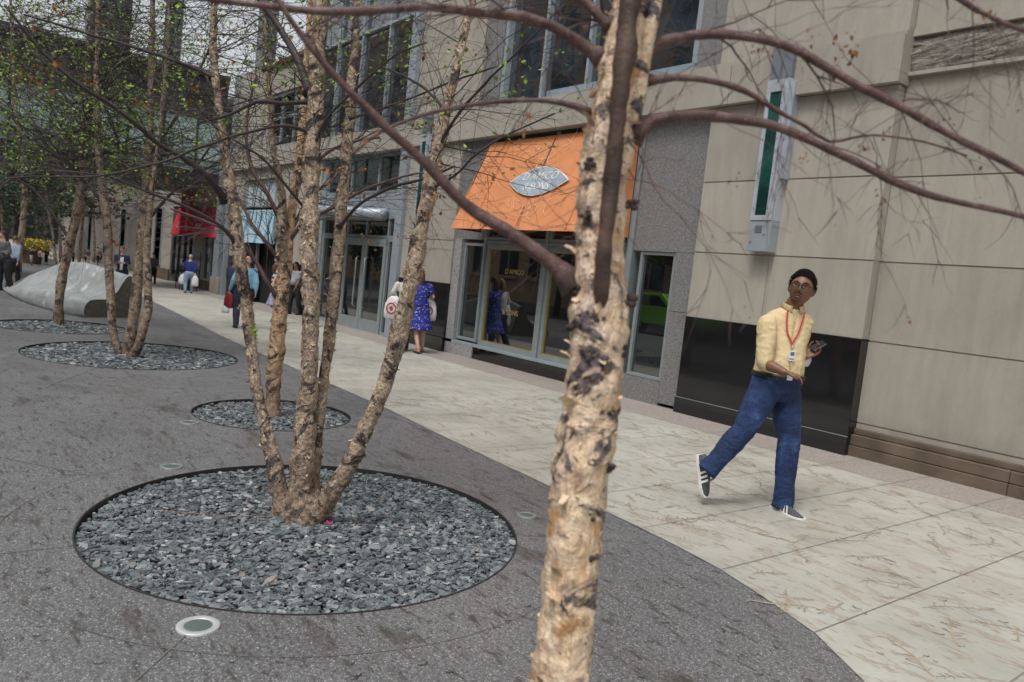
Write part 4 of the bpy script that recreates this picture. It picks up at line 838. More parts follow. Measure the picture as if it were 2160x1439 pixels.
# dense round-headed trees further down the street
def dense_tree(label, x, y, h, cr, seed, n=3200):
    t = thing('street_tree', label, 'tree', (x, y, 0), 0, 'dense green street trees far down the street'); R = random.Random(seed); b = MB(); b.tube([(0, 0, 0), (.1, 0, h*.4), (0, .1, h*.75)], [.16, .12, .05], 8)
    for k in range(7): a = R.uniform(0, 6.3); b.tube([(0, 0, h*R.uniform(.3, .5)), (cos(a)*cr*.4, sin(a)*cr*.4, h*.6), (cos(a)*cr*.8, sin(a)*cr*.8, h*.75)], [.06, .04, .015], 5)
    b.build('trunk', M['twig_d'], t); l = MB(); cl = [V((R.gauss(0, cr*.5), R.gauss(0, cr*.5), h*.62+R.gauss(0, cr*.45))) for _ in range(26)]
    for i in range(n):
        c = R.choice(cl); p = c+V((R.gauss(0, cr*.2), R.gauss(0, cr*.2), R.gauss(0, cr*.16))); z = R.uniform(.1, .26); a = V((R.gauss(0, 1), R.gauss(0, 1), R.gauss(0, 1))).normalized(); bb = a.orthogonal().normalized()
        l.add([p, p+a*z*.5+bb*z*.35, p+a*z, p+a*z*.5-bb*z*.35], [(0, 1, 2, 3)])
    l.build('crown', M['leaf_d'], t)
for k, (x, y, h, cr, lab) in enumerate(((-44, 1.5, 5.2, 2.2, 'dense dark street tree left of centre under the footbridge'), (-50, 4.6, 6, 2.4, 'dense dark street tree closest to the far shops'), (-47, -2.5, 5.6, 2.4, 'dense dark street tree at the left under the footbridge'), (-60, 2, 7, 3, 'taller dark street tree farther down the street'), (-58, -4, 6.5, 3, 'broad dark street tree at the far left'), (-66, 5.5, 8, 3, 'farthest dark street tree by the pale wall'), (-40, -5, 5, 2.2, 'nearest dense street tree at the left edge'))):
    dense_tree(lab, x, y, h, cr, 80+k)
dense_tree('broad street tree reflected in the shop windows', -9, -7.5, 8, 2.8, 99, 2500); dense_tree('second street tree reflected in the glass doors', -26, -7.5, 8, 2.8, 98, 2500)
# ---------------- nearest birch: peeling trunk close to the camera
DT = 1.40
T0 = thing('birch_tree', 'nearest birch trunk with peeling cream and tan bark and long purple branches', 'tree', BEDS[4][0])
P0 = [(1150, 1900, DT+.02, 150), (1165, 1600, DT+.01, 124), (1180, 1439, DT, 116), (1195, 1320, DT, 113), (1204, 1200, DT, 112), (1216, 1080, DT, 112), (1230, 960, DT, 118), (1248, 850, DT, 112), (1256, 770, DT, 108), (1262, 700, DT, 118), (1265, 645, DT, 118), (1264, 590, DT, 102), (1266, 520, DT, 96), (1268, 430, DT, 100), (1278, 330, DT, 100), (1296, 230, DT, 95), (1312, 140, DT, 90), (1330, 40, DT, 84), (1346, -80, DT, 76), (1360, -240, DT, 66), (1370, -500, DT, 44)]
pts, rad = stem_pts(P0, .006)
b = MB(); b.tube(pts, rad, 64, wob=.13, wsc=26, seed=3); tr = b.build('trunk', None, None, True) if False else None
def near_bark():
    m = NT('near_birch_bark')
    c, n1, n2 = bark_nodes(m, 1.7, [(.50, .28, .12), (.84, .64, .43), (.76, .54, .34), (.90, .75, .55), (.80, .60, .40), (.58, .44, .38), (.92, .79, .62), (.50, .27, .10)], (.26, .12, .04), .5)
    c = m.mix(.22, c, m.ramp(m.noise(50, 5, .7, m.map((1, 1, .5))), [(.35, (.46, .28, .14)), (.65, (.92, .80, .64))]))
    og = m.noise(14, 4, .6, m.map((1, 1, .7), loc=(1, 8, 0))); c = m.mix(m.ramp(og, [(.57, (0, 0, 0)), (.63, (.7,)*3)]), c, (.44, .21, .06))
    pk = m.noise(11, 4, .6, m.map((1, 1, 1), loc=(5, 2, 0))); c = m.mix(m.ramp(pk, [(.59, (0, 0, 0)), (.66, (.6,)*3)]), c, (.36, .27, .27))
    sc_ = m.noise(7.5, 6, .72, m.map((1, 1, 1.35), loc=(2.7, 1, .6)), .9); c = m.mix(m.ramp(sc_, [(.55, (0, 0, 0)), (.575, (.9,)*3), (.61, (1,)*3)]), c, m.ramp(m.noise(75, 4, .7), [(.4, (.012, .010, .012)), (.6, (.17, .135, .14))]))
    m.bump(m.math('ADD', n1, m.math('ADD', m.math('MULTIPLY', n2, .5), m.math('MULTIPLY', sc_, .8))), .8, .025); return m.fin(c, .55)
NBK = near_bark()
def near_trunk():
    n = 72; k = len(pts); vs = []; u = (pts[1]-pts[0]).orthogonal().normalized()
    for i in range(k):
        t = (pts[min(i+1, k-1)]-pts[max(i-1, 0)]).normalized(); u = (u-t*u.dot(t)).normalized(); w_ = t.cross(u)
        for j_ in range(n):
            a = 2*pi*j_/n; d = u*cos(a)+w_*sin(a); q = pts[i]+d*rad[i]
            e = noise.noise(q*22)*.10+noise.noise(V((q.x*45, q.y*45, q.z*38))+V((9, 0, 0)))*.07
            pl = noise.noise(V((q.x*30, q.y*30, q.z*20))+V((3, 3, 3))); e += .05 if pl > .05 else 0; e += .035 if noise.noise(V((q.x*70, q.y*70, q.z*50))) > .12 else 0
            vs.append(q+d*rad[i]*e)
    me = bpy.data.meshes.new('trunk'); me.from_pydata([tuple(v) for v in vs], [], [(i*n+j_, i*n+(j_+1) % n, (i+1)*n+(j_+1) % n, (i+1)*n+j_) for i in range(k-1) for j_ in range(n)]); me.materials.append(NBK); me.polygons.foreach_set('use_smooth', [True]*len(me.polygons))
    return child_of(link(bpy.data.objects.new('trunk', me)), T0)
near_trunk()
R0 = random.Random(8); fm = MB(); fm2 = MB(); flakes(fm, pts, rad, 300, .013, R0); flakes(fm, pts, rad, 90, .030, R0); flakes(fm2, pts, rad, 200, .010, R0); child_of(fm.build('bark_flakes', plain('cream_bark_flake', (.66, .50, .33), .75, 0, .4, 40)), T0); child_of(fm2.build('bark_flakes', plain('purple_bark_flake', (.20, .12, .11), .75, 0, .5, 40)), T0)
# dark knots (collars round old branch stubs)
KN = plain('dark_knot_bark', (.055, .038, .035), .8, 0, .6, 60, .5)
for x, y, rr in ((1215, 612, .018), (1322, 640, .02), (1262, 668, .017), (1205, 690, .013), (1308, 735, .015), (1255, 770, .015), (1290, 985, .014), (1200, 1060, .015), (1245, 1085, .012), (1245, 1180, .014), (1195, 1235, .016), (1215, 1345, .017), (1185, 950, .012), (1240, 915, .012), (1238, 455, .012), (1330, 430, .014), (1245, 350, .013), (1335, 270, .014), (1345, 150, .013)):
    c = at_d(x, y, DT-.032 if 1225 < x < 1300 else DT-.015)
    kn = MB()
    for q in range(5): kn.ball(c+V((R0.gauss(0, rr*.35), R0.gauss(0, rr*.35), R0.gauss(0, rr*.35))), rr*R0.uniform(.4, .65), rr*R0.uniform(.4, .65), rr*R0.uniform(.3, .5), 8, 6)
    child_of(kn.build('knot', KN, None, True), T0)
# the dark second stem pressed against the trunk
p2, r2 = stem_pts([(1266, 665, DT-.02, 20), (1268, 640, DT-.04, 34), (1272, 590, DT-.055, 34), (1281, 500, DT-.06, 34), (1292, 400, DT-.06, 36), (1300, 300, DT-.06, 38), (1309, 200, DT-.06, 40), (1320, 100, DT-.06, 42), (1332, 0, DT-.06, 42), (1346, -120, DT-.06, 36)], .012)
p2 = [p+V((noise.noise(p*7), noise.noise(p*7+V((3, 3, 3))), 0))*.008 for p in p2]; b = MB(); b.tube(p2, r2, 20, wob=.34, wsc=22, seed=5); child_of(b.build('dark_stem', plain('dark_brown_stem', (.075, .045, .034), .65, 0, .6, 22, .6), None, True), T0)
p3, r3 = stem_pts([(1330, 260, DT-.02, 40), (1345, 190, DT-.02, 36), (1358, 110, DT-.02, 34), (1375, 30, DT-.02, 34), (1390, -60, DT-.02, 32)], .012); b = MB(); b.tube(p3, r3, 20, wob=.2, wsc=26); child_of(b.build('side_stem', NBK, None, True), T0)
br0 = [
 [(1270, 125, DT, 24), (1225, 92, DT, 24), (1170, 60, DT-.02, 23), (1100, 38, DT-.03, 21), (1000, 24, DT-.05, 19), (880, 15, DT-.06, 18), (760, 20, DT-.07, 17), (640, 20, DT-.08, 15), (540, 10, DT-.1, 14), (430, -5, DT-.1, 12)],
 [(1212, 605, DT, 34), (1185, 572, DT, 30), (1130, 530, DT, 28), (1060, 482, DT, 26), (1000, 445, DT, 24), (960, 410, DT-.02, 23), (900, 345, DT-.04, 21), (840, 290, DT-.06, 19), (780, 235, DT-.08, 17), (720, 175, DT-.1, 15), (660, 105, DT-.12, 13), (600, 20, DT-.14, 11), (560, -60, DT-.15, 9)],
 [(1350, 105, DT, 26), (1400, 88, DT, 22), (1470, 73, DT, 21), (1560, 73, DT-.02, 20), (1650, 95, DT-.03, 19), (1740, 140, DT-.04, 18), (1840, 195, DT-.05, 17), (1940, 252, DT-.06, 16), (2040, 305, DT-.07, 15), (2180, 375, DT-.08, 13)],
 [(1355, 172, DT, 16), (1420, 165, DT, 14), (1500, 172, DT, 13), (1570, 192, DT, 12), (1640, 235, DT, 10), (1700, 268, DT, 8), (1750, 300, DT, 7), (1840, 285, DT+.02, 5), (1950, 300, DT+.04, 5), (2040, 330, DT+.05, 4)],
 [(1335, 285, DT, 30), (1380, 255, DT, 24), (1440, 244, DT, 22), (1510, 245, DT, 21), (1590, 258, DT-.01, 19), (1670, 283, DT-.02, 18), (1750, 318, DT-.03, 17), (1850, 362, DT-.04, 16), (1950, 405, DT-.05, 15), (2060, 433, DT-.06, 13), (2180, 462, DT-.07, 12)],
 [(1250, 240, DT, 13), (1215, 224, DT, 11), (1150, 212, DT, 10), (1070, 212, DT, 9), (980, 222, DT, 8), (890, 245, DT, 7), (800, 280, DT, 6), (740, 330, DT, 4)],
 [(1290, 60, DT, 22), (1240, 10, DT, 18), (1180, -40, DT, 14)],
 [(1990, -30, DT-.2, 12), (2050, 15, DT-.2, 10), (2110, 45, DT-.2, 9), (2170, 70, DT-.2, 8)]]
tw = Twigs(61, 4)
add_branches(T0, br0, tw, M['branch'], .22, 5, lev=1, droop=.06, sides=12, kr=.0008, kseg=7)
# finer side shoots that the photograph shows hanging across the stone wall
for a_, ln, n_ in (((1600, 60), .3, 6), ((1500, 250), .32, 5), ((1750, 150), .3, 6), ((1900, 230), .3, 5), ((2050, 310), .3, 5), ((1650, 275), .28, 5), ((1850, 360), .28, 5), ((1300, 480), .3, 7), ((1340, 380), .32, 8), ((1330, 300), .3, 6), ((1240, 330), .25, 5), ((1000, 30), .25, 5), ((1100, 40), .25, 5), ((2000, 20), .35, 6), ((2100, 60), .3, 5), ((1450, 75), .25, 4)):
    for q in range(max(1, n_//2)): tw.grow(at_d(*a_, DT-.02), V((tw.r.gauss(0, 1), tw.r.gauss(0, 1), tw.r.gauss(-.1, .8))), ln*tw.r.uniform(.5, 1.2), .0011, 2, .04, .13, 4, 7)
child_of(tw.mb.build('twigs', M['twig'], None), T0)
lf = MB()
for x, y, n_, sz in ((1780, 60, 9, .022), (1800, 90, 7, .022), (1115, 235, 7, .015), (1105, 265, 6, .013), (1725, 60, 4, .012), (1590, 90, 5, .016), (1640, 80, 5, .014), (1240, 40, 4, .014), (1690, 330, 4, .012), (1860, 395, 6, .012), (1870, 265, 4, .011), (1700, 320, 4, .011), (2080, 310, 6, .014), (2000, 245, 4, .012), (1460, 375, 4, .01), (1545, 380, 4, .01), (1375, 390, 4, .011), (1300, 130, 3, .012), (50, 140, 9, .02), (110, 125, 6, .016), (1420, 340, 3, .01), (1825, 300, 4, .012), (2090, 20, 5, .015), (770, 270, 4, .02), (1440, 40, 4, .012), (1560, 360, 3, .01), (1080, 350, 5, .012), (1100, 400, 4, .01)):
    tw.cluster(at_d(x, y, DT-.03), n_, sz, lf)
for i in range(40): tw.cluster(tw.r.choice(tw.tips)[0], 2, .01, lf)
child_of(lf.build('dead_leaves', M['dead'], None), T0)
# string and petal on the near bed
b = MB(); b.tube([on_g(340, 1078, .02), on_g(480, 1088, .05), on_g(585, 1090, .10), on_g(700, 1088, .05)], .0025, 5); tag(b.build('tie_wire', plain('rusty_wire', (.25, .15, .10), .7)), 'thin rusty wire lying across the stones to the near birch', 'wire')
b = MB(); c = on_g(693, 1108, .03)
for k in range(5): a = k*1.25; b.add([c, c+V((cos(a)*.02, sin(a)*.02, .012)), c+V((cos(a+.5)*.032, sin(a+.5)*.032, .02)), c+V((cos(a+1)*.02, sin(a+1)*.02, .012))], [(0, 1, 2, 3)])
tag(b.build('fallen_blossom', plain('magenta_petal', (.35, .02, .14), .6)), 'small magenta blossom lying at the foot of the four-stemmed birch', 'blossom')
# ================================================================ PEOPLE
def ell_ring(c, A, B_, ra, rb, n=20, sq=1.0):
    return [c+A*(ra*(abs(cos(2*pi*i/n))**sq*(1 if cos(2*pi*i/n) > 0 else -1)))+B_*(rb*(abs(sin(2*pi*i/n))**sq*(1 if sin(2*pi*i/n) > 0 else -1))) for i in range(n)]
def limb(mb, ps, rs, n=14): mb.tube(ps, rs, n, round_=True)
def frame_of(F, up=V((0, 0, 1))):
    F = V(F).normalized(); R_ = F.cross(up).normalized(); U = R_.cross(F).normalized(); return R_, F, U
def head_mesh(mb, c, R_, F, U, k=1.0, seg=40, rings=34):
    """sculpted head: c is the centre, k scales from 0.228 m tall"""
    g = lambda x, s: math.exp(-(x/s)**2); vs = []
    for i in range(rings+1):
        th = pi*i/rings
        for j_ in range(seg):
            ph = 2*pi*j_/seg; x = sin(th)*sin(ph); y = sin(th)*cos(ph); z = cos(th)   # y forward
            X, Y, Z = .076*x, .094*y, .116*z; lo = max(0, -z)
            X *= 1-.21*lo**1.8; Y *= 1-.10*lo if y > 0 else 1-.42*lo
            if y < 0: Y *= 1.05
            if y > 0:
                Y += .006*g(Z-.028, .012)*g(X, .05)                                   # brow
                Y -= .010*g(Z-.006, .013)*(g(X-.031, .016)+g(X+.031, .016))           # eye sockets
                Y += .024*g(X, .0085)*g(Z+.022, .016)+.012*g(X, .007)*g(Z-.002, .02)    # nose
                Y += .006*g(Z+.028, .008)*(g(X-.011, .007)+g(X+.011, .007))
                Y += .007*g(X, .022)*g(Z+.052, .006)+.006*g(X, .02)*g(Z+.066, .007)-.005*g(X, .02)*g(Z+.059, .003)
                Y += .008*g(X, .022)*g(Z+.095, .016); Y += .004*(g(X-.045, .02)+g(X+.045, .02))*g(Z+.02, .025)
            vs.append(c+(R_*X+F*Y+U*Z)*k)
    mb.add(vs, [(i*seg+j_, (i+1)*seg+j_, (i+1)*seg+(j_+1) % seg, i*seg+(j_+1) % seg) for i in range(rings) for j_ in range(seg)])
    for s in (-1, 1):
        e = c+(R_*s*.077+F*(-.008)+U*(-.006))*k; Mx = Matrix((R_, F, U)).transposed(); mb.ball(e, .008*k, .018*k, .031*k, 12, 10, Mx @ Matrix.Rotation(-s*.35, 3, 'Z'))
def hand(mb, wrist, D_, N, side, k=1.0, curl=.5, spread=.12, thumb=.7, sizes=1.0):
    """D_: direction from wrist to knuckles, N: palm normal (palm faces N), side: +1 thumb on D x N side"""
    D_ = V(D_).normalized(); N = V(N); N = (N-D_*N.dot(D_)).normalized(); S = D_.cross(N)*side
    pk = wrist+D_*.088*k
    for a in (-.026, -.009, .009, .026): mb.tube([wrist+S*a*.55*k, wrist+(D_*.045+S*a*.95)*k, pk+S*a*k], [.0135*k, .0145*k, .0115*k], 8, round_=True)
    lens_ = (.074, .083, .077, .060)
    for q, (a, L) in enumerate(zip((.030, .010, -.010, -.029), lens_)):
        p = pk+S*a*k; d = (D_+S*a*spread*30*.3).normalized(); cu = curl*(1+.12*q) if not hasattr(curl, '__len__') else curl[q]; ps = [p-d*.01*k]; rs = [.0098*k]; ang = cu*.55
        for m_, f_ in enumerate((.45, .30, .25)):
            dd = d*cos(ang)+N*sin(ang); ps.append(ps[-1]+dd*L*f_*k*1.05); rs.append((.0088, .0080, .0066)[m_]*k); ang += cu*.75
        mb.tube(ps, rs, 8, round_=True)
    t0 = wrist+(D_*.025+S*.026)*k; t1 = t0+(D_*.03+S*.022+N*.012*thumb)*k; t2 = t1+(D_*.028+S*.006+N*.018*thumb)*k; t3 = t2+(D_*.022-S*.004*thumb+N*.012*thumb)*k
    mb.tube([t0, t1, t2, t3], [.0135*k, .0115*k, .0095*k, .0075*k], 8, round_=True)
def shoe(t, ankle, fwd, up, m_top, m_sole, k=1.0, stripes=None, name='shoe'):
    fwd = V(fwd).normalized(); up = (V(up)-fwd*V(up).dot(fwd)).normalized(); S = fwd.cross(up)
    o = ankle-up*.085*k-fwd*.055*k
    prof = [(-.03, .030, .055), (0, .036, .085), (.04, .038, .095), (.09, .038, .085), (.14, .042, .062), (.19, .046, .048), (.235, .038, .036), (.258, .02, .024)]
    b = MB(); rings = []
    for x, wd, h in prof: rings.append([o+(fwd*x+S*wd*cos(a)*(1-.25*max(0, sin(a)))+up*(.018+(h-.018)*(.0+max(0, sin(a)))))*k for a in [pi*2*i/16 for i in range(16)]])
    b.loft(rings); so_ = b.build(name, m_top, t, True)
    b = MB(); rings = []
    for x, wd, h in prof: rings.append([o+(fwd*(x*1.03-.003)+S*s_*(wd+.004)+up*z)*k for s_, z in ((-1, .002+.03*max(0, x-.2)), (1, .002+.03*max(0, x-.2)), (1.02, .024+.03*max(0, x-.2)), (-1.02, .024+.03*max(0, x-.2)))])
    b.loft(rings); b.build('sole', m_sole, so_, bevel=.003)
    if stripes:
        b = MB()
        for x in (.085, .115, .145):
            for s_ in (-1, 1):
                q = [(x, .0415, .024), (x+.016, .0415, .024), (x+.002, .034, .075), (x-.014, .034, .078)]; b.add([o+(fwd*a+S*s_*(w_+.0035)+up*z)*k for a, w_, z in q], [(0, 1, 2, 3)])
        b.build('stripes', stripes, so_)
SKIN = dict(brown=plain('brown_skin', (.20, .095, .055), .5, 0, .12, 25), light=plain('light_skin', (.55, .33, .25), .5, 0, .08, 25), pink=plain('ruddy_skin', (.50, .26, .20), .5, 0, .1, 25))
def hair_cap(t, c, R_, F, U, m, k=1.0, style='short', vox=.007):
    b = MB(); Mx = Matrix((R_, F, U)).transposed()
    if style == 'bald':
        for s in (-1, 1): b.ball(c+(R_*s*.066-F*.03-U*.015)*k, .016*k, .045*k, .035*k, 10, 8, Mx)
        b.ball(c+(-F*.083-U*.03)*k, .06*k, .02*k, .035*k, 10, 8, Mx)
    else:
        n, m_ = 28, 14; vs = []
        for i in range(m_+1):
            th = pi*.56*i/m_
            for j_ in range(n):
                ph = 2*pi*j_/n; y = cos(ph); lim = 1.0
                front = max(0, y); th2 = th*(1-.46*front**.6) if style != 'cap' else th*.85; th2 *= 1+.06*noise.noise(V((ph*2, 1, 2)))
                q = V((.084*sin(th2)*sin(ph), .104*sin(th2)*cos(ph)-.006, .121*cos(th2)+.004)); q *= 1.015+.05*noise.noise(q*45)+.04*noise.noise(q*130); vs.append(c+(R_*q.x+F*q.y+U*q.z)*k)
        b.add(vs, [(i*n+j_, (i+1)*n+j_, (i+1)*n+(j_+1) % n, i*n+(j_+1) % n) for i in range(m_) for j_ in range(n)])
        if style == 'long': limb(b, [c+(-F*.06+U*.06)*k, c+(-F*.085-U*.02)*k, c+(-F*.085-U*.14)*k, c+(-F*.075-U*.24)*k], [.05*k, .068*k, .07*k, .04*k]); 
        if style == 'bun': b.ball(c+(-F*.11+U*.04)*k, .035*k)
    return b.build('hair', m, t, True)
def torso(mb, J, R_s, F_s, R_h, F_h, g=0.0, belly=0.0, k=1.0, neck=True, low=0.0, woman=False):
    """lofted trunk from below the pelvis to the shoulders"""
    pe, ch = J['pelvis'], J['chest']; nk = J['neck']; up = (nk-pe).normalized(); L = (nk-pe).length; rings = []
    prof = [(-.16-low, .155, .110, 0), (-.05, .178, .130, 0), (.08, .172, .132+belly*.8, belly*.6), (.28, .165, .128+belly, belly), (.5, .172, .128+belly*.5, belly*.5), (.7, .182, .118, 0), (.84, .185, .098, 0), (.93, .14, .082, 0), (1.0, .075, .066, .0)]
    if woman: prof = [(a, b_*(.97 if a < .15 else (.80 if a < .4 else .84)), c_*(1. if a != .7 else 1.1), d_) for a, b_, c_, d_ in prof]
    if low < 0: prof = [(.072, .168, .130+belly*.6, belly*.4)]+[(.10,)+prof[2][1:]]+prof[3:]
    for a, ra, rb, fo in prof:
        t_ = min(1, max(0, a)); R_ = (R_h*(1-t_)+R_s*t_).normalized(); F_ = (F_h*(1-t_)+F_s*t_).normalized()
        c = pe+up*L*a+(J.get('bend', V((0, 0, 0))))*sin(pi*t_)+F_*fo*.5*k; rings.append(ell_ring(c, R_, F_, (ra+g)*k, (rb+g)*k, 24, .9))
    mb.loft(rings)
def wrinkle(amp, s1, s2, seed=0, rng=None):
    def f(p, n):
        q = V((p.x*s1, p.y*s1, p.z*s2))+V((seed, 0, 0)); e = noise.noise(q)*.6+(.5-abs(noise.noise(q*1.9+V((7, 7, 7)))))*.8-.3; return p+n*amp*e
    return f
def person(name_label, J, F_s, F_h, head_F, k, skin, top, legs, hairm, hairst, vox=.014, sleeve='long', legs_kind='trousers', topname='shirt', tilt=0, shoes=None, group=None, belly=0, detail=False, hands=None, hem=.11, cat='person', woman=False, shoe_dirs=None, sole=None, stripes=None, thick=1.0):
    """J: world joints. Returns the Empty that parents body and clothes."""
    base = V((J['pelvis'].x, J['pelvis'].y, 0)); t = thing('person', name_label, cat, base, 0, group)
    J = {a: (b_-base if a != 'bend' else b_) for a, b_ in J.items()}; UP = V((0, 0, 1)); F_s, F_h = V(F_s).normalized(), V(F_h).normalized(); R_s, R_h = F_s.cross(UP).normalized(), F_h.cross(UP).normalized()
    hF = V(head_F).normalized(); hR = hF.cross(UP).normalized(); hU = hR.cross(hF).normalized()
    if tilt: rm = Matrix.Rotation(tilt, 3, hF); hR = rm @ hR; hU = rm @ hU
    for s in 'LR':
        for a in ('sh', 'hip'):
            pass
    # body: one continuous skin surface
    b = MB(); head_mesh(b, J['head'], hR, hF, hU, k*(1.10 if detail else 1), *((44, 38) if detail else (24, 20))); limb(b, [J['neck']-UP*.03*k, J['neck']+(J['head']-J['neck'])*.35, J['head']-hU*.045*k-hF*.015*k], [.062*k*thick, .057*k*thick, .056*k])
    torso(b, J, R_s, F_s, R_h, F_h, -.02, 0, k, woman=woman)
    for s in 'LR':
        limb(b, [J['sh'+s], J['el'+s], J['wr'+s]], [.046*k, .037*k, .027*k]); limb(b, [J['el'+s], J['el'+s].lerp(J['wr'+s], .35), J['wr'+s]], [.037*k, .041*k, .027*k])
        limb(b, [J['hip'+s], J['kn'+s], J['an'+s]], [.075*k, .053*k, .036*k]); limb(b, [J['kn'+s], J['kn'+s].lerp(J['an'+s], .33), J['an'+s]], [.05*k, .056*k, .036*k])
        d = (J['wr'+s]-J['el'+s]).normalized(); sg = 1 if s == 'L' else -1
        if hands and s in hands: hand(b, J['wr'+s], k=k, **hands[s])
        else: hand(b, J['wr'+s], d, -R_s*(-1 if s == 'L' else 1)+F_s*.2, sg, k, .55)
    remeshed(b, 'body', skin, .0048 if detail else vox*.8, t, 2 if detail else 2)
    # legs clothing
    if legs_kind == 'trousers':
        b = MB(); pe = J['pelvis']; up = (J['neck']-pe).normalized()
        b.loft([ell_ring(pe+up*z*k, R_h, F_h, (ra)*k, (rb)*k, 24, .9) for z, ra, rb in ((-.13, .150, .105), (-.06, .183, .140), (.0, .186, .142), (.05, .180, .142+belly*.6), (.07, .178, .140+belly*.6))])
        for s in 'LR':
            h_, kn, an = J['hip'+s], J['kn'+s], J['an'+s]; d = (an-kn).normalized(); e = an+d*.05*k
            limb(b, [h_, h_.lerp(kn, .5), kn], [.108*k*thick, .100*k*thick, .078*k*thick]); b.tube([kn-d*.02*k, kn.lerp(e, .3), kn.lerp(e, .65), e], [.078*k*thick, .080*k*thick, .072*k, hem*.64*k], 16)
        remeshed(b, 'trousers', legs, .0085 if detail else vox, t, 5 if detail else 3, wrinkle(.010 if detail else .009, 7, 9, 2))
    elif legs_kind == 'dress':
        b = MB(); pe = J['pelvis']; 
        b.loft([ell_ring(pe+V((0, 0, z*k)), R_h, F_h, ra*k, rb*k, 40) for z, ra, rb in ((-.44, .31, .27), (-.36, .27, .235), (-.2, .21, .18), (-.05, .18, .145), (.08, .155, .125), (.18, .135, .11))])
        for a_ in range(40): pass
        remeshed(b, 'skirt', legs, vox, t, 3, wrinkle(.028, 9, 2, 4))
    # top
    b = MB(); torso(b, J, R_s, F_s, R_h, F_h, .008, belly, k, woman=woman, low=-.1)
    for s in 'LR':
        sh, el, wr = J['sh'+s], J['el'+s], J['wr'+s]
        if sleeve == 'long': limb(b, [sh, el, el.lerp(wr, .86)], [.066*k*thick, .054*k*thick, .042*k])
        elif sleeve == 'rolled': limb(b, [sh, sh.lerp(el, .5), el], [.070*k*thick, .066*k*thick, .058*k]); b.tube([el, el.lerp(wr, .24)], [.058*k, .053*k], 16)
        elif sleeve == 'short': limb(b, [sh, sh.lerp(el, .62)], [.070*k*thick, .064*k*thick])
        elif sleeve == 'none': b.ball(sh, .055*k)
    remeshed(b, topname, top, .0075 if detail else vox, t, 5 if detail else 3, wrinkle(.011, 8, 10, 9))
    hair_cap(t, J['head'], hR, hF, hU, hairm, k*(1.13 if detail else 1), hairst)
    sd = shoe_dirs or {}
    for s in 'LR':
        f_, u_ = sd.get(s, (F_h, UP)); shoe(t, J['an'+s], f_, u_, shoes or M['darkm'], sole or M['darkm'], k*(1.08 if detail else 1), stripes)
    t['_'] = 0; del t['_']
    return t, J, (R_s, F_s, R_h, F_h, hR, hF, hU)
# ---------------------------------------------------------------- the man in the yellow shirt
DM = 5.60
def J_(x, y, dd=0): return at_d(x, y, DM-dd)
FM = V((.85, -.53, 0)); FMs = V((.78, -.63, 0))
J = dict(pelvis=J_(1637, 806), chest=J_(1642, 715), neck=J_(1671, 651), head=J_(1691, 610, .06), bend=V((-.02, .0, 0)),
         shR=J_(1619, 684, .13), elR=J_(1612, 766, .20), wrR=J_(1655, 785, .33), shL=J_(1681, 678, -.11), elL=J_(1682, 748, -.14), wrL=J_(1700, 752, .06),
         hipR=J_(1613, 824, .07), knR=J_(1568, 908, .10), anR=J_(1499, 985, .12), hipL=J_(1656, 828, -.06), knL=J_(1664, 930, .02), anL=J_(1652, 1056, .0))
jeans = NT('faded_blue_denim'); n1 = jeans.noise(5, 4, .6); cj = jeans.ramp(n1, [(.3, (.002, .007, .030)), (.5, (.005, .019, .075)), (.62, (.026, .062, .18)), (.74, (.14, .21, .38))]); cj = jeans.mix(.2, cj, jeans.ramp(jeans.noise(160, 2), [(.4, (.006, .02, .08)), (.6, (.09, .16, .34))])); jeans.bump(jeans.noise(9, 4, .6, jeans.map((1, 1, 1.8)), 1.2), .7, .02); JEANS = jeans.fin(cj, .9)
yq = NT('pale_yellow_shirt'); cy_ = yq.mix(yq.ramp(yq.noise(5, 4), BW(.35, .7)), (.60, .46, .25), (.68, .54, .31)); cy_ = yq.mix(yq.ramp(yq.noise(260, 2), [(.45, (0,)*3), (.6, (.3,)*3)]), cy_, (.80, .68, .46)); fo = yq.noise(3.6, 3, .5, yq.map((1.6, 1.6, .8), (.3, .4, 0)), 2.2); fo2 = yq.noise(12, 3, .55, yq.map((.8, .8, 1.8), (.2, 0, .5)), 1.5); yq.bump(yq.math('ADD', fo, yq.math('MULTIPLY', fo2, .25)), .5, .03); yel = yq.fin(cy_, .85)
hairb = plain('black_hair', (.006, .005, .005), .85, 0, .3, 60, .8, spec=.2)
hdF = (CAM-J['head']).normalized()+CR*(-.12)+V((0, 0, .2))
handR = dict(D_=(J['wrR']-J['elR']).normalized()*.8+CR*.45, N=V((0, 0, -1))-CR*.15, side=-1, curl=(.55, .7, .8, .9), thumb=.5)
hl = (CR*.55+V((0, 0, .75))).normalized()
handL = dict(D_=CR*.75+CU*.42, N=-CD*.5+CU*.8, side=-1, curl=(.8, .9, 1.0, 1.05), thumb=1.1)
man, Jm, Fr = person('man in a pale yellow shirt and blue jeans striding past the black granite wall', J, FMs, FM, hdF, 1.0, SKIN['brown'], yel, JEANS, hairb, 'short', sleeve='rolled', tilt=radians(-7), belly=.035, detail=True, hands=dict(R=handR, L=handL), hem=.125,
    shoes=plain('grey_knit_trainer', (.07, .078, .09), .8, 0, .3, 60), sole=M['white'], stripes=M['white'], shoe_dirs=dict(L=(V((.93, -.30, -.0)), V((0, 0, 1))), R=((J_(1492, 1033, .14)-J_(1484, 972, .12)), (J_(1484, 990, .12)-J_(1520, 1000, .12))*-1-CD*.14)), thick=1.06)
mb_ = man.location.copy(); hR, hF, hU = Fr[4], Fr[5], Fr[6]; hc = Jm['head']
b = MB(); rh = random.Random(4)
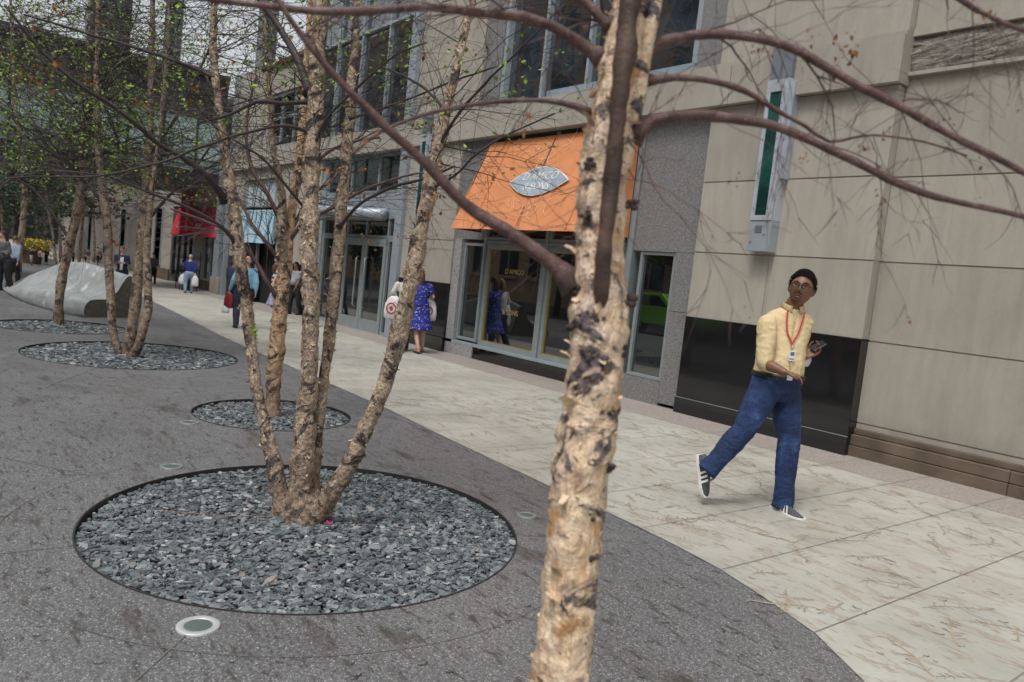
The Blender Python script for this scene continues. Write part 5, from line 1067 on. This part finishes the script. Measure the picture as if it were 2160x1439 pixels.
for i in range(1500):
    th = rh.uniform(0, pi*.50); ph = rh.uniform(0, 2*pi); th2 = th*(1-.46*max(0, cos(ph))**.6)*1.05; q = V((.086*sin(th2)*sin(ph), .106*sin(th2)*cos(ph)-.006, .122*cos(th2)+.004)); nn3 = V((q.x, q.y+.02, q.z)).normalized(); tdir = (V((.5, -.5, .1))+V((rh.gauss(0, .5), rh.gauss(0, .5), rh.gauss(0, .3)))); tdir = (tdir-nn3*tdir.dot(nn3)).normalized(); sd_ = nn3.cross(tdir)*.0022; l_ = rh.uniform(.014, .03); W3 = lambda v: hc+(hR*v.x+hF*v.y+hU*v.z)*1.14
    p0, p1, p2 = q, q+tdir*l_*.5+nn3*l_*(.14+.15*max(0, q.z)/.12), q+tdir*l_+nn3*l_*(.08+.15*max(0, q.z)/.12); b.add([W3(p0-sd_), W3(p0+sd_), W3(p1+sd_), W3(p1-sd_), W3(p2)], [(0, 1, 2, 3), (3, 2, 4)])
b.build('hair_strands', hairb, man)
def hp(x, y, z): return hc+(hR*x+hF*y+hU*z)*1.10
b = MB()
for s in (-1, 1): b.ball(hp(s*.031, .0735, .005), .0112, seg=14, rings=10)
b.build('eyes', plain('eye_white', (.26, .23, .21), .3), man, True)
b = MB()
for s in (-1, 1): b.ball(hp(s*.031-.001, .0788, .0075), .0078, seg=12, rings=8)
b.build('irises', plain('dark_iris', (.01, .006, .004), .2), man, True)
b = MB()
for s in (-1, 1): b.tube([hp(s*.014, .094, .024), hp(s*.032, .092, .031), hp(s*.052, .078, .025)], [.003, .0042, .002], 6)
b.build('eyebrows', hairb, man, True)
b = MB()
for s in (-1, 1): b.tube([hp(s*.002, .1, -.042), hp(s*.014, .098, -.044), hp(s*.026, .088, -.052)], [.004, .0045, .003], 6)
for k in range(9): a = -1.0+2.0*k/8; b.ball(hp(sin(a)*.030, .070+.018*cos(a), -.098+.006*abs(a)), .008, .006, .006, 8, 6)
b.build('moustache', plain('black_stubble', (.035, .02, .015), .8), man, True)
b = MB(); b.tube([hp(-.018, .087, -.058), hp(0, .093, -.056), hp(.018, .087, -.058)], [.003, .0048, .003], 6); b.tube([hp(-.016, .085, -.070), hp(0, .091, -.071), hp(.016, .085, -.070)], [.003, .005, .003], 6); b.build('lips', plain('dusky_lips', (.22, .075, .06), .45), man, True)
b = MB()
for s in (-1, 1):
    rim = [hp(s*.032+.024*cos(a)*(abs(cos(a))**-.25 if abs(cos(a)) > .05 else 1), .104-.10*max(0, abs(s*.032+.024*cos(a))-.03), .004+.015*sin(a)) for a in [2*pi*i/20 for i in range(21)]]
    b.tube(rim, .0036, 6, caps=False); b.tube([hp(s*.058, .098, .010), hp(s*.078, .05, .010), hp(s*.080, -.01, .004)], .0035, 6)
b.tube([hp(-.009, .108, .008), hp(0, .112, .011), hp(.009, .108, .008)], .002, 6); b.build('glasses', plain('black_glasses_frame', (.012, .012, .013), .3), man, True)
# collar, placket, belt, lanyard, badge
Rs, Fs = Fr[0], Fr[1]; nk = Jm['neck']
col_ = MB(); n = 22
ring1 = []; ring2 = []; ring3 = []
for i in range(n+1):
    a = radians(200)+radians(320)*(i/n); a = radians(110)+radians(320)*i/n; cx, cy = cos(a), sin(a)
    ring1.append(nk+Rs*cx*.070+Fs*(cy*.070+.008)+V((0, 0, .045-.03*max(0, cy)))); ring2.append(nk+Rs*cx*.086+Fs*(cy*.088+.01)+V((0, 0, .004-.035*max(0, cy)))); ring3.append(nk+Rs*cx*.066+Fs*(cy*.066+.008)+V((0, 0, .0-.03*max(0, cy))))
col_.add(ring1+ring2+ring3, [(i, i+1, n+2+i, n+1+i) for i in range(n)]+[(i, i+1, 2*n+3+i, 2*n+2+i) for i in range(n)]); cc_ = col_.build('collar', yel, man, True); sm = cc_.modifiers.new('s', 'SOLIDIFY'); sm.thickness = .004
def chest_pt(u, v, off=.0):   # u metres to the person's right, v 0 (pelvis) .. 1 (neck), on the shirt front
    pe = Jm['pelvis']; up = (nk-pe); t_ = v; R_ = (Fr[2]*(1-t_)+Rs*t_).normalized(); F_ = (Fr[3]*(1-t_)+Fs*t_).normalized(); be = .035
    tab = [(-.05, .13), (.08, .132+be*1.1), (.28, .128+be*1.5), (.5, .128+be*.75), (.7, .118), (.84, .098), (.93, .084), (1, .07)]
    r = tab[-1][1]
    for (a, ra), (c_, rc) in zip(tab[:-1], tab[1:]):
        if a <= v <= c_: r = ra+(rc-ra)*(v-a)/(c_-a)
    return pe+up*v+Jm['bend']*sin(pi*t_)+R_*u+F_*((r+.014)*sqrt(max(0, 1-(u/.19)**2))+off)
b = MB(); b.tube([chest_pt(0, v, .001) for v in [.08+.84*i/14 for i in range(15)]], .0045, 6); b.build('placket', plain('shirt_placket', (.50, .36, .17), .8), man, True)
b = MB()
for i in range(6): b.ball(chest_pt(.0, .15+.14*i, .006), .0048, seg=8, rings=6)
b.build('buttons', M['cream'], man)
b = MB(); ln = MB()
for s in (-1, 1):
    pp = [chest_pt(s*.062, .97, .012), chest_pt(s*.058, .86, .012), chest_pt(s*.040, .68, .012), chest_pt(s*.014, .60, .013), chest_pt(.0, .53, .016)]; ps = catmull(pp, .03)
    for i in range(len(ps)-1):
        w_ = Rs*.006; ln.add([ps[i]-w_, ps[i]+w_, ps[i+1]+w_, ps[i+1]-w_], [(0, 1, 2, 3)])
lo_ = ln.build('lanyard', plain('red_lanyard', (.42, .03, .035), .6), man); sm = lo_.modifiers.new('s', 'SOLIDIFY'); sm.thickness = .003
b = MB(); b.tube([chest_pt(0, .53, .016), chest_pt(0, .49, .018)], .005, 6); b.build('clip', M['steel'], lo_)
bc = chest_pt(.0, .39, .022); b = MB(); b.obox(bc, Rs*.024, Fs*.002, V((0, 0, .038))); bo = b.build('badge', M['white'], man, bevel=.003)
b = MB(); b.obox(bc+Fs*.0025+V((0, 0, .015)), Rs*.014, Fs*.001, V((0, 0, .013))); b.obox(bc+Fs*.0025-V((0, 0, .022)), Rs*.017, Fs*.001, V((0, 0, .004))); b.build('badge_print', plain('badge_print', (.12, .15, .25), .5), bo)
pe = Jm['pelvis']; up = (nk-pe).normalized(); b = MB()
ra = ell_ring(pe+up*.074+Fr[3]*.006, Fr[2], Fr[3], .181, .166, 40, .9); rb = ell_ring(pe+up*.040+Fr[3]*.006, Fr[2], Fr[3], .183, .168, 40, .9); b.loft([ra, rb], caps=False); bl = b.build('belt', plain('dark_leather_belt', (.02, .013, .01), .5), man, True); sm = bl.modifiers.new('s', 'SOLIDIFY'); sm.thickness = .006
b = MB(); q = pe+up*.057+Fr[3]*.186; b.obox(q, Fr[2]*.022, Fr[3]*.004, up*.017); b.build('buckle', M['steel'], bl, bevel=.002)
# watch-side ring, phone and folded paper cup held by the far hand (things held: their own objects)
wl_ = J['wrL']; D_ = (handL['D_']).normalized(); N_ = handL['N']; N_ = (N_-D_*N_.dot(D_)).normalized()
ph = thing('phone', 'dark phone held in the left hand of the man in yellow', 'phone', wl_+D_*.11+N_*.035)
b = MB(); S_ = D_.cross(N_); b.obox((0, 0, 0), D_*.055, S_*.030, N_*.0045); b.build('case', plain('black_phone', (.012, .012, .014), .25), ph, bevel=.003)
b = MB(); b.obox(N_*.0052, D_*.05, S_*.027, N_*.0006); b.build('screen', plain('dark_screen', (.03, .035, .045), .08), ph)
pc = thing('paper_disc', 'crumpled white paper held under the phone by the man in yellow', 'paper', J_(1700, 760, .05)); b = MB(); vs = [(0, 0, 0)]; n = 20
for i in range(n): a = 2*pi*i/n; p = CR*cos(a)*.040+CU*sin(a)*.048-CD*(.006*sin(3*a)); vs.append(p)
b.add(vs, [(0, 1+i, 1+(i+1) % n) for i in range(n)]); o = b.build('sheet', plain('pale_paper', (.70, .68, .78), .6), pc, True); sm = o.modifiers.new('s', 'SOLIDIFY'); sm.thickness = .003
# ---------------------------------------------------------------- everyone else: an upright skeleton posed by stride and arm swing
def walker(label, foot, head, F, skin, top, legs, hairm, hairst, stride=.3, arm=.35, h=None, group=None, hF=None, carry=None, elbows=(.35, .35), lean=.03, arms=None, **kw):
    """foot, head: photo positions; height follows from them"""
    g_ = on_g(*foot); v = ray(*head)
    d = (g_-CAM).dot(CD); top_ = at_d(head[0], head[1], d); H = h or (top_.z); k = H/1.75; UP = V((0, 0, 1)); F = V((F[0], F[1], 0)).normalized(); R_ = F.cross(UP)
    side = (top_-g_); side.z = 0; wd_ = .09*kw.get('thick', 1)**2+.02
    def P(r, f, z): return g_+(R_*r+F*f+UP*z)*k+side*(z/1.75)*.8
    s = stride; J = dict(pelvis=P(0, 0, .93), chest=P(0, lean, 1.2), neck=P(0, lean*1.3, 1.46), head=P(0, lean*1.6+.02, 1.63), bend=V((0, 0, 0)),
        shR=P(.185, lean, 1.40), shL=P(-.185, lean, 1.40), hipR=P(wd_-.01, 0, .88), hipL=P(-wd_+.01, 0, .88),
        knR=P(wd_, s*.55+.02, .49), anR=P(wd_, s*.75, .085+.0*s), knL=P(-wd_, -s*.25+.05, .49), anL=P(-wd_, -s*.8, .085+.10*s),
        elR=P(.235, lean-arm*.35, 1.12), wrR=P(.235, lean-arm*.55+elbows[0]*.12, .87), elL=P(-.235, lean+arm*.3, 1.12), wrL=P(-.235, lean+arm*.6+elbows[1]*.12, .88))
    if arms:
        for a, b_ in arms.items(): J[a] = P(*b_)
    vox = max(.012, .009*d/6)
    r = person(label, J, F, F, hF or (F+V((0, 0, -.05))), k, skin, top, legs, hairm, hairst, vox=vox, group=group, **kw)
    return r, J, k, R_, F
cl = lambda n, a, b=None: cloth(n, a, b, 12, .5)
blackt = cl('black_trousers', (.012, .012, .014)); navy = cl('navy_cloth', (.012, .016, .045)); brownh = plain('brown_hair', (.10, .055, .03), .6, 0, .3, 40); blondh = plain('dark_blond_hair', (.26, .17, .08), .6, 0, .3, 40); greyh = plain('grey_hair', (.35, .33, .31), .6, 0, .2, 40)
def plastic_bag(label, p, h, wd, m, ring=None, group=None, handles=True, F=V((0, -1, 0))):
    t = thing('shopping_bag', label, 'bag', p, 0, group); n = 20; F = V(F).normalized(); R_ = F.cross(V((0, 0, 1))); rings = []
    for i, (z, s, d_) in enumerate(((0, .75, .5), (.06, .98, .95), (.3, 1, 1), (.6, .92, .85), (.8, .62, .6), (.9, .35, .4))):
        rings.append([R_*(wd*.5*s*cos(a)*(1+.08*noise.noise(V((a*2, z*5, p.x)))))+F*(wd*.24*d_*sin(a)*(1+.25*noise.noise(V((a*3, z*6, p.y)))))+V((0, 0, z*h-h)) for a in [2*pi*q/n for q in range(n)]])
    b = MB(); b.loft(rings); b.build('bag_body', m, t, True)
    if handles:
        b = MB()
        for s in (-1, 1): b.tube([R_*s*wd*.12+V((0, 0, -.12*h)), R_*s*wd*.05+V((0, 0, 0)), V((0, 0, .03))], .007, 6)
        b.build('handle', m, t)
    if ring:
        b = MB()
        for sgn in (1, -1):
            for r0, r1 in ((.30, .22), (.11, 0)):
                vs = []; n = 24
                for i in range(n):
                    a = 2*pi*i/n
                    for r_ in (r0, r1): vs.append(R_*cos(a)*r_*wd+V((0, 0, sin(a)*r_*wd-h*.58))+F*sgn*(wd*.245+.008))
                b.add(vs, [(2*i, 2*((i+1) % n), 2*((i+1) % n)+1, 2*i+1) for i in range(n)])
        b.build('ring_logo', ring, t)
    return t
redp = plain('red_print', (.42, .05, .05), .5); whitebag = plain('white_plastic_film', (.72, .72, .74), .35, 0, .1, 20, .3)
# two women walking away with shopping bags
flo = NT('blue_floral_fabric'); nn_ = flo.vor(24); c_ = flo.mix(flo.ramp(nn_, [(.22, (1, 1, 1)), (.30, (0, 0, 0))]), (.015, .022, .22), (.42, .45, .62)); c_ = flo.mix(flo.ramp(flo.noise(18, 3), BW(.55, .65)), c_, (.03, .04, .34)); flo.bump(flo.noise(10, 3), .5, .01); FLO = flo.fin(c_, .8)
FW = V((-.95, .18, 0))
r, Jw, k, R_, F = walker('woman in a blue floral dress walking away with a white shopping bag', (886, 745), (887, 566), FW, SKIN['light'], FLO, FLO, brownh, 'long', stride=.22, legs_kind='dress', topname='dress_top', sleeve='short', woman=True, arms=dict(elR=(.27, .0, 1.18), wrR=(.30, .14, 1.17)), shoes=plain('tan_sandal', (.30, .17, .10), .6), group=None)
plastic_bag('white shopping bag with a red ring emblem carried by the woman in the floral dress', Jw['wrR']+V((0, -.03, 0)), .42*k/.85, .27, whitebag, redp, 'white shopping bags with red ring emblems', F=V((.7, -.7, 0)))
r, Jw2, k2, R_, F = walker('woman in a pale cardigan and dark trousers walking away with a white bag', (850, 742), (858, 566), FW, SKIN['light'], cl('pale_cardigan', (.50, .48, .45)), navy, blondh, 'long', stride=.24, woman=True, sleeve='long', arms=dict(elL=(-.29, .02, 1.2), wrL=(-.30, .12, 1.16)), shoes=plain('dark_shoe', (.03, .02, .02), .6))
plastic_bag('large white shopping bag with a red ring emblem held by the woman in the cardigan', Jw2['wrL']+CR*.16+V((0, -.1, .02)), .46*k2/.85, .34, whitebag, redp, 'white shopping bags with red ring emblems', F=V((.6, -.8, 0)))
# man in a light blue shirt
r, Jb, kb_, R_, F = walker('bald man in a loose light blue shirt and dark trousers walking away', (506, 692), (528, 540), V((-1, .12, 0)), SKIN['pink'], cl('light_blue_shirt', (.17, .36, .52), (.27, .48, .62)), cl('dark_blue_trousers', (.02, .024, .05)), greyh, 'bald', stride=.2, sleeve='long', belly=.03, thick=1.15, arms=dict(elL=(-.30, -.02, 1.12), wrL=(-.34, .05, .88)))
plastic_bag('dark red carrier bag hanging from the hand of the bald man in light blue', Jb['wrL'], .34, .2, plain('dark_red_bag', (.24, .02, .025), .5, 0, .4, 12), None, F=V((.6, -.8, 0)))
plastic_bag('small white carrier bag below the dark red bag of the bald man', Jb['wrL']+V((-.02, -.04, -.27)), .17, .16, whitebag, None, handles=False, F=V((.6, -.8, 0)))
# woman in stripes
stp = NT('striped_fabric'); wv = stp.n('ShaderNodeTexWave'); wv.bands_direction = 'Z'; wv.inputs['Scale'].default_value = 3.2; wv.inputs['Distortion'].default_value = .6; stp.L(stp.co.outputs['Object'], wv.inputs['Vector']); STR = stp.fin(stp.ramp(wv.outputs[0], [(.42, (.05, .055, .09)), (.5, (.50, .48, .52))]), .8)
walker('woman in a striped sleeveless top standing behind the orange-barked birch', (583, 682), (578, 552), V((.3, 1, 0)), SKIN['light'], STR, cl('patterned_blue_skirt', (.16, .17, .27), (.5, .5, .6)), brownh, 'long', stride=.08, woman=True, legs_kind='dress', sleeve='none', topname='striped_top')
walker('stout man in a grey shirt and black trousers facing the street by the pier', (621, 664), (628, 553), V((.35, -.9, 0)), SKIN['brown'], cl('grey_shirt', (.20, .21, .24), (.30, .31, .34)), blackt, hairb, 'short', stride=.12, sleeve='short', belly=.09, thick=1.2)
walker('person in a white and blue top in front of the entrance sidelight', (676, 668), (685, 565), V((-.9, .2, 0)), SKIN['light'], cl('white_blue_top', (.40, .45, .55), (.65, .66, .70)), cl('charcoal_trousers', (.05, .05, .055)), brownh, 'short', stride=.2, sleeve='short')
walker('person in a dark navy top by the open shopfront behind the left stem', (487, 650), (494, 545), V((-.8, .5, 0)), SKIN['brown'], navy, blackt, hairb, 'short', stride=.15)
# man in the dark blue jacket
r, Jj, kj, R_, F = walker('man in a royal blue jacket and pale jeans walking away carrying white bags', (397, 619), (403, 537), V((-1, .2, 0)), SKIN['light'], cl('royal_blue_jacket', (.012, .018, .13), (.02, .03, .2)), cl('pale_jeans', (.22, .30, .42), (.32, .40, .5)), greyh, 'short', stride=.16, thick=1.15, topname='jacket')
plastic_bag('white carrier bag on the left side of the man in the blue jacket', Jj['wrL'], .34, .27, whitebag, None, 'white carrier bags of the man in the blue jacket', F=V((.8, -.6, 0)))
plastic_bag('white carrier bag on the right side of the man in the blue jacket', Jj['wrR'], .36, .22, whitebag, None, 'white carrier bags of the man in the blue jacket', F=V((.8, -.6, 0)))
walker('person in black walking just left of the man in the blue jacket', (388, 612), (386, 548), V((-1, .2, 0)), SKIN['brown'], cl('black_top', (.02, .02, .022)), cl('dark_teal_trousers', (.02, .05, .07)), hairb, 'short', stride=.18)
# woman in the open navy cardigan walking towards the viewer
r, Jn, kn_, R_, F = walker('woman with auburn hair in an open navy cardigan looking down at her phone', (256, 626), (258, 519), V((.85, -.35, 0)), SKIN['light'], navy, cl('navy_trousers', (.012, .015, .035)), plain('auburn_hair', (.16, .055, .03), .6), 'short', stride=.15, woman=True, topname='cardigan', arms=dict(elR=(.23, .0, 1.14), wrR=(.08, .26, 1.16), elL=(-.23, 0, 1.14), wrL=(-.06, .26, 1.18)), hF=V((.8, -.45, -.35)))
pt = r[0]; b = MB(); bb = V((pt.location.x, pt.location.y, 0)); fpt = lambda z, f, r_: Jn['pelvis']-bb+V((0, 0, z))*kn_+(F*f+R_*r_)*kn_
b.quad(fpt(.0, .165, -.035), fpt(.0, .165, .035), fpt(.44, .135, .06), fpt(.44, .135, -.06)); b.build('blouse', plain('white_blouse', (.6, .58, .55), .7), pt)
b = MB(); c = V((Jn['wrL']-bb).lerp(Jn['wrR']-bb, .5))+F*.08*kn_+V((0, 0, .03)); b.obox((0, 0, 0), R_*.035, F*.06, V((0, 0, .005))); tag(b.build('phone', plain('pale_phone', (.5, .5, .5), .3)), 'small pale phone in the hands of the woman in the navy cardigan', 'phone').location = c+bb
walker('person with a dark backpack walking away right of the three-stemmed birch', (322, 600), (325, 533), V((-1, .15, 0)), SKIN['light'], cl('slate_top', (.06, .065, .09)), blackt, hairb, 'cap', stride=.2)
# two people standing at the left edge
r, Jl, kl, R_, F = walker('woman in a grey sweater and long black skirt standing at the left edge', (12, 614), (8, 488), V((.45, -.9, 0)), SKIN['light'], cl('grey_sweater', (.075, .08, .09), (.11, .115, .12)), blackt, plain('dark_auburn_hair', (.05, .02, .018), .6), 'long', stride=.1, thick=1.2, topname='sweater', woman=True, arms=dict(elR=(.25, .0, 1.14), wrR=(.15, .25, 1.15), elL=(-.25, .0, 1.12), wrL=(-.12, .27, 1.12)))
walker('person in a pale blue shirt partly hidden behind the woman in grey', (26, 607), (30, 497), V((-.6, .5, 0)), SKIN['light'], cl('pale_blue_shirt', (.22, .27, .36)), blackt, brownh, 'short', stride=.1)
# people far down the street
crowd = [(66, 560, 520, (.02, .02, .03), 'dark jacket near the yellow flowers'), (84, 562, 524, (.10, .10, .12), 'charcoal top left of the white-trunked birches'), (97, 558, 518, (.03, .03, .045), 'dark navy top between two far trunks'), (143, 560, 522, (.18, .10, .12), 'dusky pink top behind the lounger'), (154, 557, 526, (.03, .035, .05), 'black coat behind the lounger'),
         (180, 557, 527, (.012, .02, .11), 'royal blue top just left of a far trunk'), (186, 559, 524, (.02, .03, .13), 'blue jacket and pale trousers far behind the lounger'), (206, 560, 521, (.25, .24, .22), 'pale grey top near the three-stemmed birch'), (212, 556, 524, (.10, .12, .15), 'grey blue top left of the woman in navy'), (335, 572, 530, (.03, .03, .04), 'black clothes beside the far pale wall')]
for i, (x, yf, yh, col, d_) in enumerate(crowd):
    walker('small distant person in a '+d_, (x, yf), (x+1, yh), V((.9*(1 if i % 3 == 0 else -1), .3-.1*i, 0)), SKIN['light' if i % 2 else 'brown'], cl('far_top_%d' % i, col), blackt if i % 3 else cl('far_pale_%d' % i, (.35, .34, .33)), hairb if i % 2 else brownh, 'short', stride=.2, group='people far down the street', sleeve='short' if i % 2 else 'long')
# planter of yellow flowers far down the street
pl = thing('flower_planter', 'round planter of bright yellow flowers far down the street', 'planter', on_g(66, 556)); b = MB(); b.tube([(0, 0, 0), (0, 0, .55)], [.3, .4], 20); b.build('pot', M['stone_d'], pl); b = MB(); Rf = random.Random(2)
for i in range(380): a = Rf.uniform(0, 6.3); q = Rf.random()**.5*.62; p = V((cos(a)*q, sin(a)*q, .55+Rf.random()*.45)); s_ = .09; b.add([p, p+V((s_, 0, s_*.5)), p+V((s_, s_, 0)), p+V((0, s_, s_*.6))], [(0, 1, 2, 3)])
b.build('flowers', plain('yellow_flowers', (.5, .42, .03), .6, 0, .5, 4), pl)

for o in list(C.objects):
    nm = o.name.split('.')[0]
    if nm in ('bark_flakes', 'dead_leaves', 'flowers', 'leaves', 'twigs', 'hair_strands', 'vine_pattern'): o['kind'] = 'stuff'
